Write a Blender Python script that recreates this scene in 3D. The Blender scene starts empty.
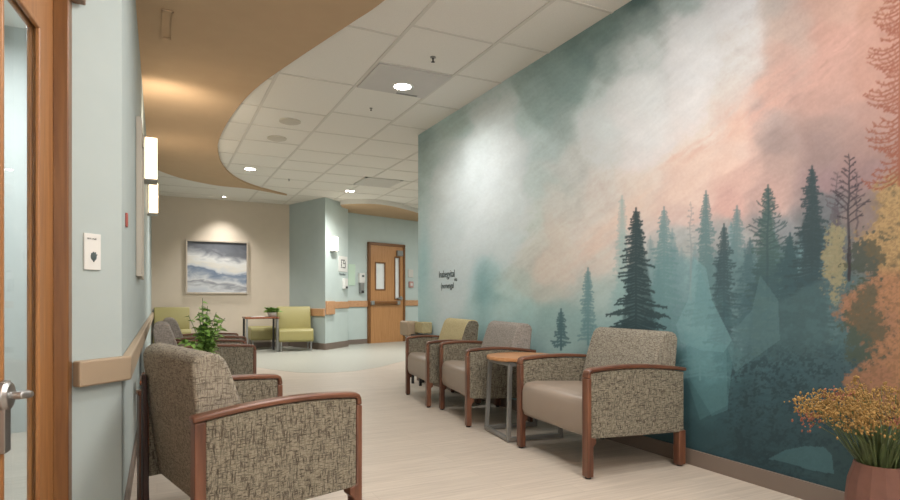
import bpy, bmesh, math, random
import numpy as np
from mathutils import Vector, Matrix

random.seed(7)
scene = bpy.context.scene
col = scene.collection
PI = math.pi

# ------------------------------------------------------------------ camera
CAM_H = 0.92
YAW = math.atan(293 / 590)
cam_data = bpy.data.cameras.new('camera')
cam_data.sensor_width = 36
cam_data.lens = 590 / 900 * 36
cam_data.shift_y = 50 / 900
cam_data.clip_start = 0.05
cam_data.dof.use_dof = True
cam_data.dof.focus_distance = 3.6
cam_data.dof.aperture_fstop = 5.6
cam = bpy.data.objects.new('camera', cam_data)
cam.location = (0, 0, CAM_H)
cam.rotation_euler = (PI / 2, 0, -YAW)
col.objects.link(cam)
scene.camera = cam

# ------------------------------------------------------------------ world, exposure
world = bpy.data.worlds.new('world')
world.use_nodes = True
world.node_tree.nodes['Background'].inputs[0].default_value = (0.75, 0.85, 1.0, 1)
world.node_tree.nodes['Background'].inputs[1].default_value = 0.3
scene.world = world
scene.view_settings.view_transform = 'Standard'
scene.view_settings.look = 'None'
scene.view_settings.gamma = 1
scene.view_settings.use_curve_mapping = False
scene.view_settings.exposure = 0.66

CEIL = 2.81
WARM = (1.0, 0.84, 0.66)
NEUT = (1.0, 0.97, 0.935)


def lamp(name, kind, loc, energy, color=NEUT, size=0.3, rot=(0, 0, 0), size_y=None, spread=None, spot=None, blend=0.6):
    d = bpy.data.lights.new(name, kind)
    d.energy = energy
    d.color = color
    if kind == 'AREA':
        d.size = size
        if size_y:
            d.shape = 'RECTANGLE'
            d.size_y = size_y
        else:
            d.shape = 'DISK'
        if spread:
            d.spread = spread
    else:
        d.shadow_soft_size = size
    if kind == 'SPOT':
        d.spot_size = spot
        d.spot_blend = blend
    o = bpy.data.objects.new(name, d)
    o.location = loc
    o.rotation_euler = rot
    col.objects.link(o)
    return o


# added overhead area fill for the waiting room, without any ceiling fixtures
for (x, y, e) in ((0.9, -1.2, 18), (1.7, 0.6, 26), (1.1, 2.0, 20), (1.05, 3.1, 8)):
    lamp('ceiling_fill', 'AREA', (x, y, CEIL - 0.05), e, NEUT, 0.58, size_y=0.58)
lamp('rear_fill', 'AREA', (0.6, -2.45, 1.5), 22, (0.97, 0.98, 1.0), 2.9, rot=(PI / 2, 0, 0), size_y=2.1)  # unseen panel added behind the camera to brighten the room; no window there
for (x, y, e) in ((4.9, 8.4, 40), (6.2, 10.4, 20)):
    lamp('ceiling_fill', 'AREA', (x, y, CEIL - 0.045), e, NEUT, 0.58, size_y=0.58)  # hidden area lamps added to light the hallway, no fixtures modelled
lamp('upward_fill', 'AREA', (1.0, -1.6, 1.9), 85, NEUT, 0.8, rot=(PI, 0, 0))  # unseen lamp added behind the camera to lift the ceiling brightness
lamp('next_room_fill', 'AREA', (-1.2, 4.0, 2.7), 40, (0.95, 0.98, 1.0), 0.6)  # unseen lamp added so the room behind the door glass looks pale


# ------------------------------------------------------------------ materials
def lin(h):
    h = h.lstrip('#')
    out = []
    for i in (0, 2, 4):
        c = int(h[i:i + 2], 16) / 255
        out.append(c / 12.92 if c <= 0.04045 else ((c + 0.055) / 1.055) ** 2.4)
    return (*out, 1)


def new_mat(name):
    m = bpy.data.materials.new(name)
    m.use_nodes = True
    nt = m.node_tree
    return m, nt, nt.nodes['Principled BSDF']


def plain(name, hexc, rough=0.6, metal=0.0, noise=0.04, scale=6.0, spec=0.5, bump=0.0, bscale=200.0):
    m, nt, b = new_mat(name)
    b.inputs['Roughness'].default_value = rough
    b.inputs['Metallic'].default_value = metal
    b.inputs['Specular IOR Level'].default_value = spec
    tc = nt.nodes.new('ShaderNodeTexCoord')
    n = nt.nodes.new('ShaderNodeTexNoise')
    n.inputs['Scale'].default_value = scale
    n.inputs['Detail'].default_value = 4
    nt.links.new(tc.outputs['Object'], n.inputs['Vector'])
    r = nt.nodes.new('ShaderNodeValToRGB')
    c = lin(hexc)
    r.color_ramp.elements[0].position = 0.3
    r.color_ramp.elements[1].position = 0.7
    r.color_ramp.elements[0].color = (*[max(0, v * (1 - noise)) for v in c[:3]], 1)
    r.color_ramp.elements[1].color = (*[min(1, v * (1 + noise)) for v in c[:3]], 1)
    nt.links.new(n.outputs['Fac'], r.inputs['Fac'])
    nt.links.new(r.outputs['Color'], b.inputs['Base Color'])
    if bump:
        n2 = nt.nodes.new('ShaderNodeTexNoise')
        n2.inputs['Scale'].default_value = bscale
        nt.links.new(tc.outputs['Object'], n2.inputs['Vector'])
        bp = nt.nodes.new('ShaderNodeBump')
        bp.inputs['Strength'].default_value = bump
        bp.inputs['Distance'].default_value = 0.002
        nt.links.new(n2.outputs['Fac'], bp.inputs['Height'])
        nt.links.new(bp.outputs['Normal'], b.inputs['Normal'])
    return m


def wood(name, dark, light, axis='Z', rough=0.4, stretch=14.0, scale=9.0):
    m, nt, b = new_mat(name)
    b.inputs['Roughness'].default_value = rough
    tc = nt.nodes.new('ShaderNodeTexCoord')
    mp = nt.nodes.new('ShaderNodeMapping')
    s = [stretch, stretch, stretch]
    s['XYZ'.index(axis)] = 1.0
    mp.inputs['Scale'].default_value = s
    nt.links.new(tc.outputs['Object'], mp.inputs['Vector'])
    n = nt.nodes.new('ShaderNodeTexNoise')
    n.inputs['Scale'].default_value = scale * 0.35
    n.inputs['Detail'].default_value = 6
    n.inputs['Distortion'].default_value = 0.4
    nt.links.new(mp.outputs['Vector'], n.inputs['Vector'])
    r = nt.nodes.new('ShaderNodeValToRGB')
    r.color_ramp.elements[0].position = 0.32
    r.color_ramp.elements[1].position = 0.68
    r.color_ramp.elements[0].color = lin(dark)
    r.color_ramp.elements[1].color = lin(light)
    nt.links.new(n.outputs['Fac'], r.inputs['Fac'])
    nt.links.new(r.outputs['Color'], b.inputs['Base Color'])
    return m


def weave(name, ground, thread, amount=0.5, scale=1.0):
    """Loose cross-hatched upholstery: dark slubs running along and across a lighter ground."""
    m, nt, b = new_mat(name)
    b.inputs['Roughness'].default_value = 0.9
    b.inputs['Specular IOR Level'].default_value = 0.15
    tc = nt.nodes.new('ShaderNodeTexCoord')

    def streak(sc, lo, hi):
        mp = nt.nodes.new('ShaderNodeMapping')
        mp.inputs['Scale'].default_value = [v * scale for v in sc]
        nt.links.new(tc.outputs['Object'], mp.inputs['Vector'])
        n = nt.nodes.new('ShaderNodeTexNoise')
        n.inputs['Scale'].default_value = 1.0
        n.inputs['Detail'].default_value = 3
        n.inputs['Roughness'].default_value = 0.6
        nt.links.new(mp.outputs['Vector'], n.inputs['Vector'])
        r = nt.nodes.new('ShaderNodeMapRange')
        r.inputs['From Min'].default_value = lo
        r.inputs['From Max'].default_value = hi
        nt.links.new(n.outputs['Fac'], r.inputs['Value'])
        return r.outputs['Result']
    a = streak((45, 45, 270), 0.49, 0.63)
    c = streak((270, 270, 38), 0.49, 0.63)
    d = streak((22, 22, 150), 0.56, 0.72)
    e = streak((150, 150, 18), 0.56, 0.72)
    mx = None
    for s in (a, c, d, e):
        if mx is None:
            mx = s
        else:
            k = nt.nodes.new('ShaderNodeMath')
            k.operation = 'MAXIMUM'
            nt.links.new(mx, k.inputs[0])
            nt.links.new(s, k.inputs[1])
            mx = k.outputs[0]
    k = nt.nodes.new('ShaderNodeMath')
    k.operation = 'MULTIPLY'
    k.inputs[1].default_value = amount
    nt.links.new(mx, k.inputs[0])
    mix = nt.nodes.new('ShaderNodeMixRGB')
    mix.inputs[1].default_value = lin(ground)
    mix.inputs[2].default_value = lin(thread)
    nt.links.new(k.outputs[0], mix.inputs[0])
    nt.links.new(mix.outputs[0], b.inputs['Base Color'])
    bp = nt.nodes.new('ShaderNodeBump')
    bp.inputs['Strength'].default_value = 0.35
    bp.inputs['Distance'].default_value = 0.001
    bp.invert = True
    nt.links.new(mx, bp.inputs['Height'])
    nt.links.new(bp.outputs['Normal'], b.inputs['Normal'])
    return m


def emit(name, hexc, strength):
    m, nt, b = new_mat(name)
    b.inputs['Base Color'].default_value = lin(hexc)
    b.inputs['Emission Color'].default_value = lin(hexc)
    b.inputs['Emission Strength'].default_value = strength
    return m


def glass(name, tint=(0.96, 0.98, 0.98, 1), rough=0.02):
    m, nt, b = new_mat(name)
    out = nt.nodes['Material Output']
    tr = nt.nodes.new('ShaderNodeBsdfTransparent')
    tr.inputs[0].default_value = tint
    gl = nt.nodes.new('ShaderNodeBsdfGlossy')
    gl.inputs['Roughness'].default_value = rough
    mx = nt.nodes.new('ShaderNodeMixShader')
    mx.inputs[0].default_value = 0.10
    nt.links.new(tr.outputs[0], mx.inputs[1])
    nt.links.new(gl.outputs[0], mx.inputs[2])
    nt.links.new(mx.outputs[0], out.inputs['Surface'])
    return m


def floor_mat():
    m, nt, b = new_mat('floor_plank')
    b.inputs['Roughness'].default_value = 0.42
    b.inputs['Specular IOR Level'].default_value = 0.4
    tc = nt.nodes.new('ShaderNodeTexCoord')
    mp = nt.nodes.new('ShaderNodeMapping')
    mp.inputs['Scale'].default_value = (1.2, 26, 1)
    nt.links.new(tc.outputs['Object'], mp.inputs['Vector'])
    n = nt.nodes.new('ShaderNodeTexNoise')
    n.inputs['Scale'].default_value = 2.2
    n.inputs['Detail'].default_value = 7
    n.inputs['Roughness'].default_value = 0.65
    nt.links.new(mp.outputs['Vector'], n.inputs['Vector'])
    r = nt.nodes.new('ShaderNodeValToRGB')
    r.color_ramp.elements[0].position = 0.3
    r.color_ramp.elements[1].position = 0.7
    r.color_ramp.elements[0].color = lin('#aca195')
    r.color_ramp.elements[1].color = lin('#cabfb1')
    nt.links.new(n.outputs['Fac'], r.inputs['Fac'])
    br = nt.nodes.new('ShaderNodeTexBrick')
    br.offset = 0.35
    br.inputs['Scale'].default_value = 1.0
    br.inputs['Brick Width'].default_value = 0.92
    br.inputs['Row Height'].default_value = 0.15
    br.inputs['Mortar Size'].default_value = 0.0012
    br.inputs['Color1'].default_value = (1, 1, 1, 1)
    br.inputs['Color2'].default_value = (0.93, 0.93, 0.93, 1)
    br.inputs['Mortar'].default_value = (0.78, 0.77, 0.76, 1)
    nt.links.new(tc.outputs['Object'], br.inputs['Vector'])
    mu = nt.nodes.new('ShaderNodeMixRGB')
    mu.blend_type = 'MULTIPLY'
    mu.inputs[0].default_value = 1.0
    nt.links.new(r.outputs['Color'], mu.inputs[1])
    nt.links.new(br.outputs['Color'], mu.inputs[2])
    nt.links.new(mu.outputs[0], b.inputs['Base Color'])
    return m


def painting_mat():
    m, nt, b = new_mat('abstract_canvas')
    b.inputs['Roughness'].default_value = 0.7
    tc = nt.nodes.new('ShaderNodeTexCoord')
    sp = nt.nodes.new('ShaderNodeSeparateXYZ')
    nt.links.new(tc.outputs['Object'], sp.inputs[0])
    mp = nt.nodes.new('ShaderNodeMapping')
    mp.inputs['Scale'].default_value = (3.4, 1, 7.0)
    mp.inputs['Location'].default_value = (3.1, 0, 1.7)
    nt.links.new(tc.outputs['Object'], mp.inputs['Vector'])
    n = nt.nodes.new('ShaderNodeTexNoise')
    n.inputs['Scale'].default_value = 1.1
    n.inputs['Detail'].default_value = 6
    n.inputs['Distortion'].default_value = 0.6
    nt.links.new(mp.outputs['Vector'], n.inputs['Vector'])
    # height with noise offset drives the bands: pale water, blue horizon, cream sky, dark cloud
    ad = nt.nodes.new('ShaderNodeMath')
    ad.operation = 'MULTIPLY_ADD'
    ad.inputs[1].default_value = 0.36
    nt.links.new(n.outputs['Fac'], ad.inputs[0])
    nt.links.new(sp.outputs['Z'], ad.inputs[2])
    mr = nt.nodes.new('ShaderNodeMapRange')
    mr.inputs['From Min'].default_value = -0.33
    mr.inputs['From Max'].default_value = 0.64
    nt.links.new(ad.outputs[0], mr.inputs['Value'])
    # the dark cloud sits on the right half
    dx = nt.nodes.new('ShaderNodeMath')
    dx.operation = 'MULTIPLY_ADD'
    dx.inputs[1].default_value = 0.16
    nt.links.new(sp.outputs['X'], dx.inputs[0])
    nt.links.new(mr.outputs['Result'], dx.inputs[2])
    r = nt.nodes.new('ShaderNodeValToRGB')
    cr = r.color_ramp
    cr.elements[0].position = 0.0
    cr.elements[0].color = lin('#b9bfc6')
    cr.elements[1].position = 1.0
    cr.elements[1].color = lin('#55585f')
    for p, h in ((0.12, '#c9cccf'), (0.2, '#8f9299'), (0.27, '#d2d4d6'), (0.36, '#8e99a9'), (0.42, '#6f7f95'), (0.47, '#c5cad0'),
                 (0.56, '#d9d5cc'), (0.66, '#dcdcda'), (0.74, '#a4a6aa'), (0.82, '#6c6f76')):
        e = cr.elements.new(p)
        e.color = lin(h)
    nt.links.new(dx.outputs[0], r.inputs['Fac'])
    nt.links.new(r.outputs['Color'], b.inputs['Base Color'])
    return m


M = {}
M['wall_sage'] = plain('wall_sage', '#adb9b8', 0.75, noise=0.02, bump=0.08, spec=0.25)
M['wall_aqua'] = plain('wall_aqua', '#bccac7', 0.75, noise=0.02, bump=0.08, spec=0.25)
M['wall_beige'] = plain('wall_beige', '#cbbfae', 0.8, noise=0.02, bump=0.08, spec=0.2)
M['wall_pale'] = plain('wall_pale', '#b9bdba', 0.8, noise=0.02)
M['tile'] = plain('ceiling_tile', '#e2dfd8', 0.95, noise=0.03, scale=120, spec=0.1, bump=0.2, bscale=300)
M['bar'] = plain('ceiling_bar', '#cfcbc3', 0.6, noise=0.0)
M['tan'] = plain('soffit_tan', '#bda385', 0.85, noise=0.02, spec=0.15)
M['floor'] = floor_mat()
M['floor_far'] = plain('floor_sage_sheet', '#a7a89f', 0.4, noise=0.05, scale=25)
M['basebd'] = plain('baseboard_taupe', '#776a60', 0.6, noise=0.03)
M['rail'] = wood('rail_maple', '#a5866a', '#b99a7c', 'Y', 0.45)
M['rail_tan'] = plain('rail_vinyl_tan', '#a5937c', 0.5, noise=0.02)
M['rail_far'] = wood('rail_warm', '#b28560', '#c59a73', 'X', 0.45)
M['door'] = wood('door_oak', '#a8784a', '#bd8d5d', 'Z', 0.4, stretch=22)
M['door_near'] = wood('door_near_oak', '#8f6038', '#ab7a4b', 'Z', 0.38, stretch=22)
M['door_trim'] = wood('door_trim_oak', '#6b4420', '#80562b', 'Z', 0.38, stretch=22)
M['chairwood'] = wood('chair_walnut', '#4f3023', '#79503b', 'X', 0.33, stretch=9)
M['chairwood_v'] = wood('chair_walnut_upright', '#4f3023', '#79503b', 'Z', 0.33, stretch=9)
M['chairwood_dk'] = wood('chair_walnut_dark', '#24130f', '#3b211a', 'Z', 0.4, stretch=9)
M['fabric'] = weave('fabric_taupe', '#9b9587', '#423a33', 0.76)
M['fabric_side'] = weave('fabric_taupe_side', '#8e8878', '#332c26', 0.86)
M['fabric_grey'] = weave('fabric_grey', '#a09a93', '#5a524d', 0.6)
M['fabric_yellow'] = weave('fabric_straw', '#bcb08a', '#857b58', 0.5)
M['vinyl'] = plain('vinyl_taupe', '#95877a', 0.38, noise=0.03, bump=0.1)
M['vinyl_olive'] = plain('vinyl_olive', '#98905c', 0.45, noise=0.03, bump=0.1)
M['chrome'] = plain('brushed_steel', '#a9a9a8', 0.32, metal=0.9, noise=0.03)
M['steel'] = plain('grey_steel', '#8f8f8c', 0.4, metal=0.5, noise=0.03)
M['glide'] = plain('black_rubber', '#1c1b1b', 0.6, noise=0.0)
M['darkmetal'] = plain('dark_metal', '#3a3a3a', 0.5, metal=0.4, noise=0.0)
M['tabletop'] = wood('tabletop_maple', '#a9744a', '#c08e62', 'X', 0.35, stretch=9)
M['tabletop_dk'] = wood('tabletop_walnut', '#6c3f2a', '#935b3f', 'X', 0.22, stretch=9)
M['white'] = plain('white_plastic', '#d6d6d2', 0.5, noise=0.0)
M['offwhite'] = plain('off_white_metal', '#cbc9c3', 0.5, noise=0.0)
M['greypanel'] = plain('grey_panel', '#c6c3bf', 0.7, noise=0.02)
M['frame'] = plain('frame_silver', '#b9aea0', 0.4, metal=0.3, noise=0.02)
M['frame_white'] = plain('frame_pale', '#bcb6aa', 0.5, noise=0.02)
M['paper'] = plain('paper', '#d9dad6', 0.8, noise=0.0)
M['ink'] = plain('ink', '#3a3f42', 0.8, noise=0.0)
M['ink_soft'] = plain('ink_soft', '#4e5c5e', 0.8, noise=0.0)
M['greenpaper'] = plain('pale_green_board', '#bfd6c3', 0.7, noise=0.0)
M['redplastic'] = plain('red_plastic', '#a8574c', 0.5, noise=0.0)
M['pinkplastic'] = plain('pinkish_plastic', '#b98f88', 0.5, noise=0.0)
M['canvas'] = painting_mat()
M['terracotta'] = plain('terracotta', '#6d4b40', 0.8, noise=0.08, scale=30)
M['glass'] = glass('clear_glass')
M['brightglass'] = plain('frosted_pane', '#e6ebeb', 0.3, noise=0.04)
M['leaf'] = plain('leaf_green', '#769a48', 0.5, noise=0.5, scale=14)
M['leaf_dk'] = plain('leaf_dark', '#3c5a2a', 0.5, noise=0.4, scale=20)
M['grassleaf'] = plain('grass_leaf', '#4c5a34', 0.6, noise=0.35, scale=20)
M['blossom'] = plain('dried_blossom', '#8a6c3a', 0.8, noise=0.35, scale=40)
M['blossom_pink'] = plain('dried_blossom_pink', '#86523f', 0.8, noise=0.3, scale=40)
M['soil'] = plain('soil', '#2c2019', 0.9, noise=0.3, scale=60)
M['lampglow'] = emit('downlight_lens', '#fff6ea', 14)
M['sconceglow'] = emit('sconce_shade', '#ffe3bd', 2.6)
M['sconceglow_cool'] = emit('sconce_shade_cool', '#fff3e2', 2.2)


# ------------------------------------------------------------------ mesh helpers
def finish(bm, name, mat, parent=None, bevel=0.0, seg=2, smooth=True, angle=40, subsurf=0):
    bmesh.ops.recalc_face_normals(bm, faces=bm.faces)
    me = bpy.data.meshes.new(name)
    bm.to_mesh(me)
    bm.free()
    mats = mat if isinstance(mat, (list, tuple)) else [mat]
    for m in mats:
        me.materials.append(m)
    if smooth:
        for p in me.polygons:
            p.use_smooth = True
        me.set_sharp_from_angle(angle=math.radians(angle))
    o = bpy.data.objects.new(name, me)
    col.objects.link(o)
    if parent:
        o.parent = parent
    if bevel:
        b = o.modifiers.new('bevel', 'BEVEL')
        b.width = bevel
        b.segments = seg
        b.limit_method = 'ANGLE'
        b.angle_limit = math.radians(35)
        b.harden_normals = False
    if subsurf:
        s = o.modifiers.new('sub', 'SUBSURF')
        s.levels = s.render_levels = subsurf
    return o


def box(bm, c, s, rot=0.0, mi=0, rx=0.0):
    mat = Matrix.Translation(c) @ Matrix.Rotation(rot, 4, 'Z') @ Matrix.Rotation(rx, 4, 'X') @ Matrix.Diagonal((*s, 1))
    r = bmesh.ops.create_cube(bm, size=1, matrix=mat)
    for f in {f for v in r['verts'] for f in v.link_faces}:
        f.material_index = mi


def prism(bm, pts, z0, z1, mi=0):
    """closed polygon (x, y) extruded in z"""
    lo = [bm.verts.new((x, y, z0)) for x, y in pts]
    hi = [bm.verts.new((x, y, z1)) for x, y in pts]
    n = len(pts)
    fs = [bm.faces.new(lo[::-1]), bm.faces.new(hi)]
    for i in range(n):
        fs.append(bm.faces.new((lo[i], lo[(i + 1) % n], hi[(i + 1) % n], hi[i])))
    for f in fs:
        f.material_index = mi


def side_prism(bm, pts, y0, y1, mi=0):
    """closed polygon (x, z) extruded along y"""
    a = [bm.verts.new((x, y0, z)) for x, z in pts]
    b = [bm.verts.new((x, y1, z)) for x, z in pts]
    n = len(pts)
    fs = [bm.faces.new(a), bm.faces.new(b[::-1])]
    for i in range(n):
        fs.append(bm.faces.new((a[i], b[i], b[(i + 1) % n], a[(i + 1) % n])))
    for f in fs:
        f.material_index = mi


def tube(bm, pts, r, seg=8, closed=False, mi=0):
    pts = [Vector(p) for p in pts]
    rings = []
    n = len(pts)
    for i, p in enumerate(pts):
        if closed:
            t = (pts[(i + 1) % n] - pts[i - 1]).normalized()
        else:
            t = (pts[min(i + 1, n - 1)] - pts[max(i - 1, 0)]).normalized()
        up = Vector((0, 0, 1)) if abs(t.z) < 0.9 else Vector((1, 0, 0))
        a = t.cross(up).normalized()
        b = t.cross(a)
        rr = r[i] if isinstance(r, (list, tuple)) else r
        rings.append([bm.verts.new(p + a * math.cos(2 * PI * k / seg) * rr + b * math.sin(2 * PI * k / seg) * rr) for k in range(seg)])
    m = n if closed else n - 1
    for i in range(m):
        A, B = rings[i], rings[(i + 1) % n]
        for k in range(seg):
            bm.faces.new((A[k], A[(k + 1) % seg], B[(k + 1) % seg], B[k])).material_index = mi
    if not closed:
        bm.faces.new(rings[0][::-1]).material_index = mi
        bm.faces.new(rings[-1]).material_index = mi


def lathe(bm, prof, seg=32, c=(0, 0, 0), mi=0, cap=True):
    rings = []
    for r, z in prof:
        rings.append([bm.verts.new((c[0] + r * math.cos(2 * PI * k / seg), c[1] + r * math.sin(2 * PI * k / seg), c[2] + z)) for k in range(seg)])
    for i in range(len(rings) - 1):
        for k in range(seg):
            bm.faces.new((rings[i][k], rings[i][(k + 1) % seg], rings[i + 1][(k + 1) % seg], rings[i + 1][k])).material_index = mi
    if cap:
        bm.faces.new(rings[0][::-1]).material_index = mi
        bm.faces.new(rings[-1]).material_index = mi


def struct(o):
    o['kind'] = 'structure'
    return o


def tag(o, label, cat, group=None):
    o['label'] = label
    o['category'] = cat
    if group:
        o['group'] = group
    return o


def thing(name, label, cat, loc=(0, 0, 0), rz=0.0, group=None):
    o = bpy.data.objects.new(name, None)
    o.empty_display_size = 0.1
    col.objects.link(o)
    o.location = loc
    o.rotation_euler = (0, 0, rz)
    return tag(o, label, cat, group)


def dup(root, loc, rz, label):
    r = root.copy()
    col.objects.link(r)
    r.location = loc
    r.rotation_euler = (0, 0, rz)
    r['label'] = label
    for ch in list(root.children):
        c = ch.copy()
        col.objects.link(c)
        c.parent = r
        for g in list(ch.children):
            d = g.copy()
            col.objects.link(d)
            d.parent = c
    return r


# ------------------------------------------------------------------ the room shell
P1, P2, P3 = (2.352, 11.9), (2.767, 10.72), (3.39, 11.37)
DW0, DW1 = (3.46, 11.78), (7.6, 13.2)          # the wall with the far door
WALL_X = -0.125

bm = bmesh.new()
box(bm, (2.7, 5.7, -0.05), (10.4, 17.0, 0.1))
struct(finish(bm, 'floor', M['floor'], smooth=False))

fc = [(-0.12, 12.2), (0.3, 10.7), (0.9, 9.35), (1.2, 8.45), (1.45, 7.85), (1.614, 7.55), (1.8, 7.42), (2.0, 7.36), (2.298, 7.395), (2.743, 7.684), (3.323, 8.285),
      (4.2, 9.2), (5.4, 10.0), (7.6, 10.8), (7.6, 13.6), (3.0, 13.6)]
bm = bmesh.new()
prism(bm, fc, 0.0, 0.0015)
struct(finish(bm, 'floor_sage', M['floor_far'], smooth=False))

# suspended ceiling: tiles, with the exposed bars of its grid
bm = bmesh.new()
box(bm, (2.7, 5.7, CEIL + 0.05), (10.4, 17.0, 0.1))
GX = [-1.85, -1.17, -0.47, 0.21, 0.9, 1.565, 2.235, 2.98, 3.66, 4.34, 5.02, 5.7, 6.38, 7.06]
for x in GX:
    y1 = 9.2 if x < 1.0 else 14.2
    box(bm, (x, (y1 - 2.8) / 2, CEIL), (0.026, y1 + 2.8, 0.012), mi=1)
for i in range(-1, len(GX)):
    xa = GX[i] if i >= 0 else -2.5
    xb = GX[i + 1] if i + 1 < len(GX) else 7.9
    if i == 4:
        ys = [-2, -0.7, 0.6, 1.9, 2.9, 3.95, 5.03, 5.98, 6.63, 7.27, 7.98, 8.65, 9.3]
    elif i == 5:
        ys = [-2, -0.7, 0.6, 1.8, 3.05, 3.75, 4.43, 5.04, 5.83, 6.6, 7.46, 8.1, 8.7, 9.4, 10.1, 10.8, 11.5]
    else:
        ys = [-2, -1.0, 0, 1, 2, 3.0, 3.7, 4.4, 5.2, 5.97, 6.63, 7.38, 8.05, 8.7, 9.35, 10.05, 10.75, 11.45]
    if xb < 0.2:
        ys = ys[:5]
    for y in ys:
        box(bm, ((xa + xb) / 2, y, CEIL), (xb - xa, 0.022, 0.010), mi=1)
struct(finish(bm, 'ceiling', [M['tile'], M['bar']], smooth=False))


def smooth_path(pts, n=6):
    out = []
    P = [pts[0]] + list(pts) + [pts[-1]]
    for i in range(1, len(P) - 2):
        p0, p1, p2, p3 = [Vector(q) for q in P[i - 1:i + 3]]
        for k in range(n):
            t = k / n
            out.append(tuple(0.5 * ((2 * p1) + (p2 - p0) * t + (2 * p0 - 5 * p1 + 4 * p2 - p3) * t * t + (-p0 + 3 * p1 - 3 * p2 + p3) * t ** 3)))
    out.append(tuple(pts[-1]))
    return out


edge = smooth_path([(1.25, -2.7), (1.42, -0.5), (1.46, 1.2), (1.39, 2.6), (1.266, 3.455), (1.165, 3.861), (0.98, 4.555), (0.798, 5.303), (0.709, 5.931),
                    (0.657, 6.675), (0.646, 7.337), (0.677, 7.832), (0.802, 8.678), (1.065, 9.514), (1.445, 10.126), (2.07, 10.70)])
back = smooth_path([(2.05, 10.71), (1.9, 10.62), (1.396, 10.345), (0.921, 10.291), (0.61, 10.125), (0.314, 9.887), (0.039, 9.479), (-0.062, 9.107), (-0.2, 8.6)])
bm = bmesh.new()
prism(bm, edge + back + [(-0.2, 2.3), (-1.7, 2.3), (-1.7, -2.7)], 2.78, CEIL)
struct(finish(bm, 'ceiling_soffit', M['tan'], smooth=False))

hs = smooth_path([(3.1, 10.9), (3.224, 10.75), (3.492, 10.58), (3.815, 10.55), (4.258, 10.774), (4.836, 11.227), (5.6, 11.9), (6.6, 12.2), (7.6, 12.2)])
bm = bmesh.new()
prism(bm, [(P3[0] - 0.1, P3[1])] + hs + [(7.6, 13.6), (3.3, 13.6)], 2.72, CEIL, mi=0)
for f in bm.faces:
    if abs(f.normal.z) < 0.5:
        f.material_index = 1
bm.normal_update()
for f in bm.faces:
    f.material_index = 1 if abs(f.normal.z) < 0.5 else 0
struct(finish(bm, 'ceiling_hall_soffit', [M['tan'], M['tile']], smooth=False))


def wall_strip(name, a, b, mat, th=0.12, z0=0.0, z1=CEIL, side=1, parent=None):
    """vertical slab whose visible face runs a -> b; thickness goes to the `side` of it"""
    a, b = Vector(a), Vector(b)
    d = (b - a).normalized()
    nrm = Vector((-d.y, d.x)) * side * th
    bm = bmesh.new()
    prism(bm, [tuple(a), tuple(b), tuple(b + nrm), tuple(a + nrm)], z0, z1)
    return finish(bm, name, mat, parent, smooth=False)


JX = -0.275                                       # wall corner where the near door frame starts
struct(wall_strip('wall_left', (WALL_X, 2.66), (-0.09, 11.95), M['wall_sage'], 0.12, side=1))
struct(wall_strip('wall_left_angle', (JX, 2.515), (WALL_X, 2.66), M['wall_sage'], 0.08, side=1))
struct(wall_strip('wall_back', (-0.25, 11.9), (2.36, 11.9), M['wall_beige'], 0.12, side=1))
bm = bmesh.new()
prism(bm, [P1, P2, (2.83, 11.0), (2.47, 11.95)], 0, CEIL)
struct(finish(bm, 'wall_column_left', M['wall_sage'], smooth=False))
bm = bmesh.new()
prism(bm, [P2, P3, (3.30, 11.5), (2.84, 11.05)], 0, CEIL)
struct(finish(bm, 'wall_column_right', M['wall_aqua'], smooth=False))
struct(wall_strip('wall_step', P3, DW0, M['wall_aqua'], 0.05, side=1))
struct(wall_strip('wall_hall', DW0, DW1, M['wall_aqua'], 0.12, side=1))
struct(wall_strip('wall_hall_right', (7.6, 5.9), (7.6, 13.5), M['wall_aqua'], 0.1, side=-1))
struct(wall_strip('wall_hall_near', (2.9, 5.9), (7.7, 5.9), M['wall_sage'], 0.1, side=-1))
struct(wall_strip('wall_right', (2.684, -2.6), (2.684, 6.22), M['wall_sage'], 0.2, side=-1))
struct(wall_strip('wall_rear', (-1.7, -2.6), (2.9, -2.6), M['wall_pale'], 0.1, side=-1))
struct(wall_strip('wall_side', (-1.7, -2.6), (-1.7, 2.5), M['wall_pale'], 0.1, side=1))
# beyond the near door: the next room
struct(wall_strip('wall_next_room', (-2.4, 5.0), (-0.2, 5.0), M['wall_pale'], 0.1, side=1))
struct(wall_strip('wall_next_room_side', (-2.4, 2.6), (-2.4, 5.0), M['wall_pale'], 0.1, side=1))
struct(wall_strip('wall_over_door', (-1.4, 2.50), (-0.36, 2.50), M['wall_sage'], 0.1, z0=2.12, side=1))
struct(wall_strip('wall_beside_door', (-1.8, 2.50), (-1.4, 2.50), M['wall_sage'], 0.1, side=1))


def board(name, a, b, h=0.085, th=0.012, mat=None, z0=0.0, side=-1):
    return wall_strip(name, a, b, mat or M['basebd'], th, z0, z0 + h, side=side)


struct(board('baseboard_left', (WALL_X + 0.001, 2.68), (-0.088, 11.9)))
struct(board('baseboard_left_angle', (JX, 2.513), (WALL_X + 0.002, 2.66)))
struct(board('baseboard_back', (-0.09, 11.898), (2.34, 11.898), 0.10))
struct(board('baseboard_column_left', P1, P2, 0.12))
struct(board('baseboard_column_right', P2, P3, 0.12))
struct(board('baseboard_right', (2.682, -2.6), (2.682, 6.23), 0.085, 0.014, side=1))
struct(board('baseboard_right_end', (2.68, 6.222), (2.90, 6.222), 0.085, 0.012, side=1))


# wall rails (chair rails / crash rails)
def rail(name, a, b, z0, z1, mat, th=0.035):
    o = wall_strip(name, a, b, mat, th, z0, z1, side=-1)
    bv = o.modifiers.new('bevel', 'BEVEL')
    bv.width = 0.008
    bv.segments = 2
    return struct(o)


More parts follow.
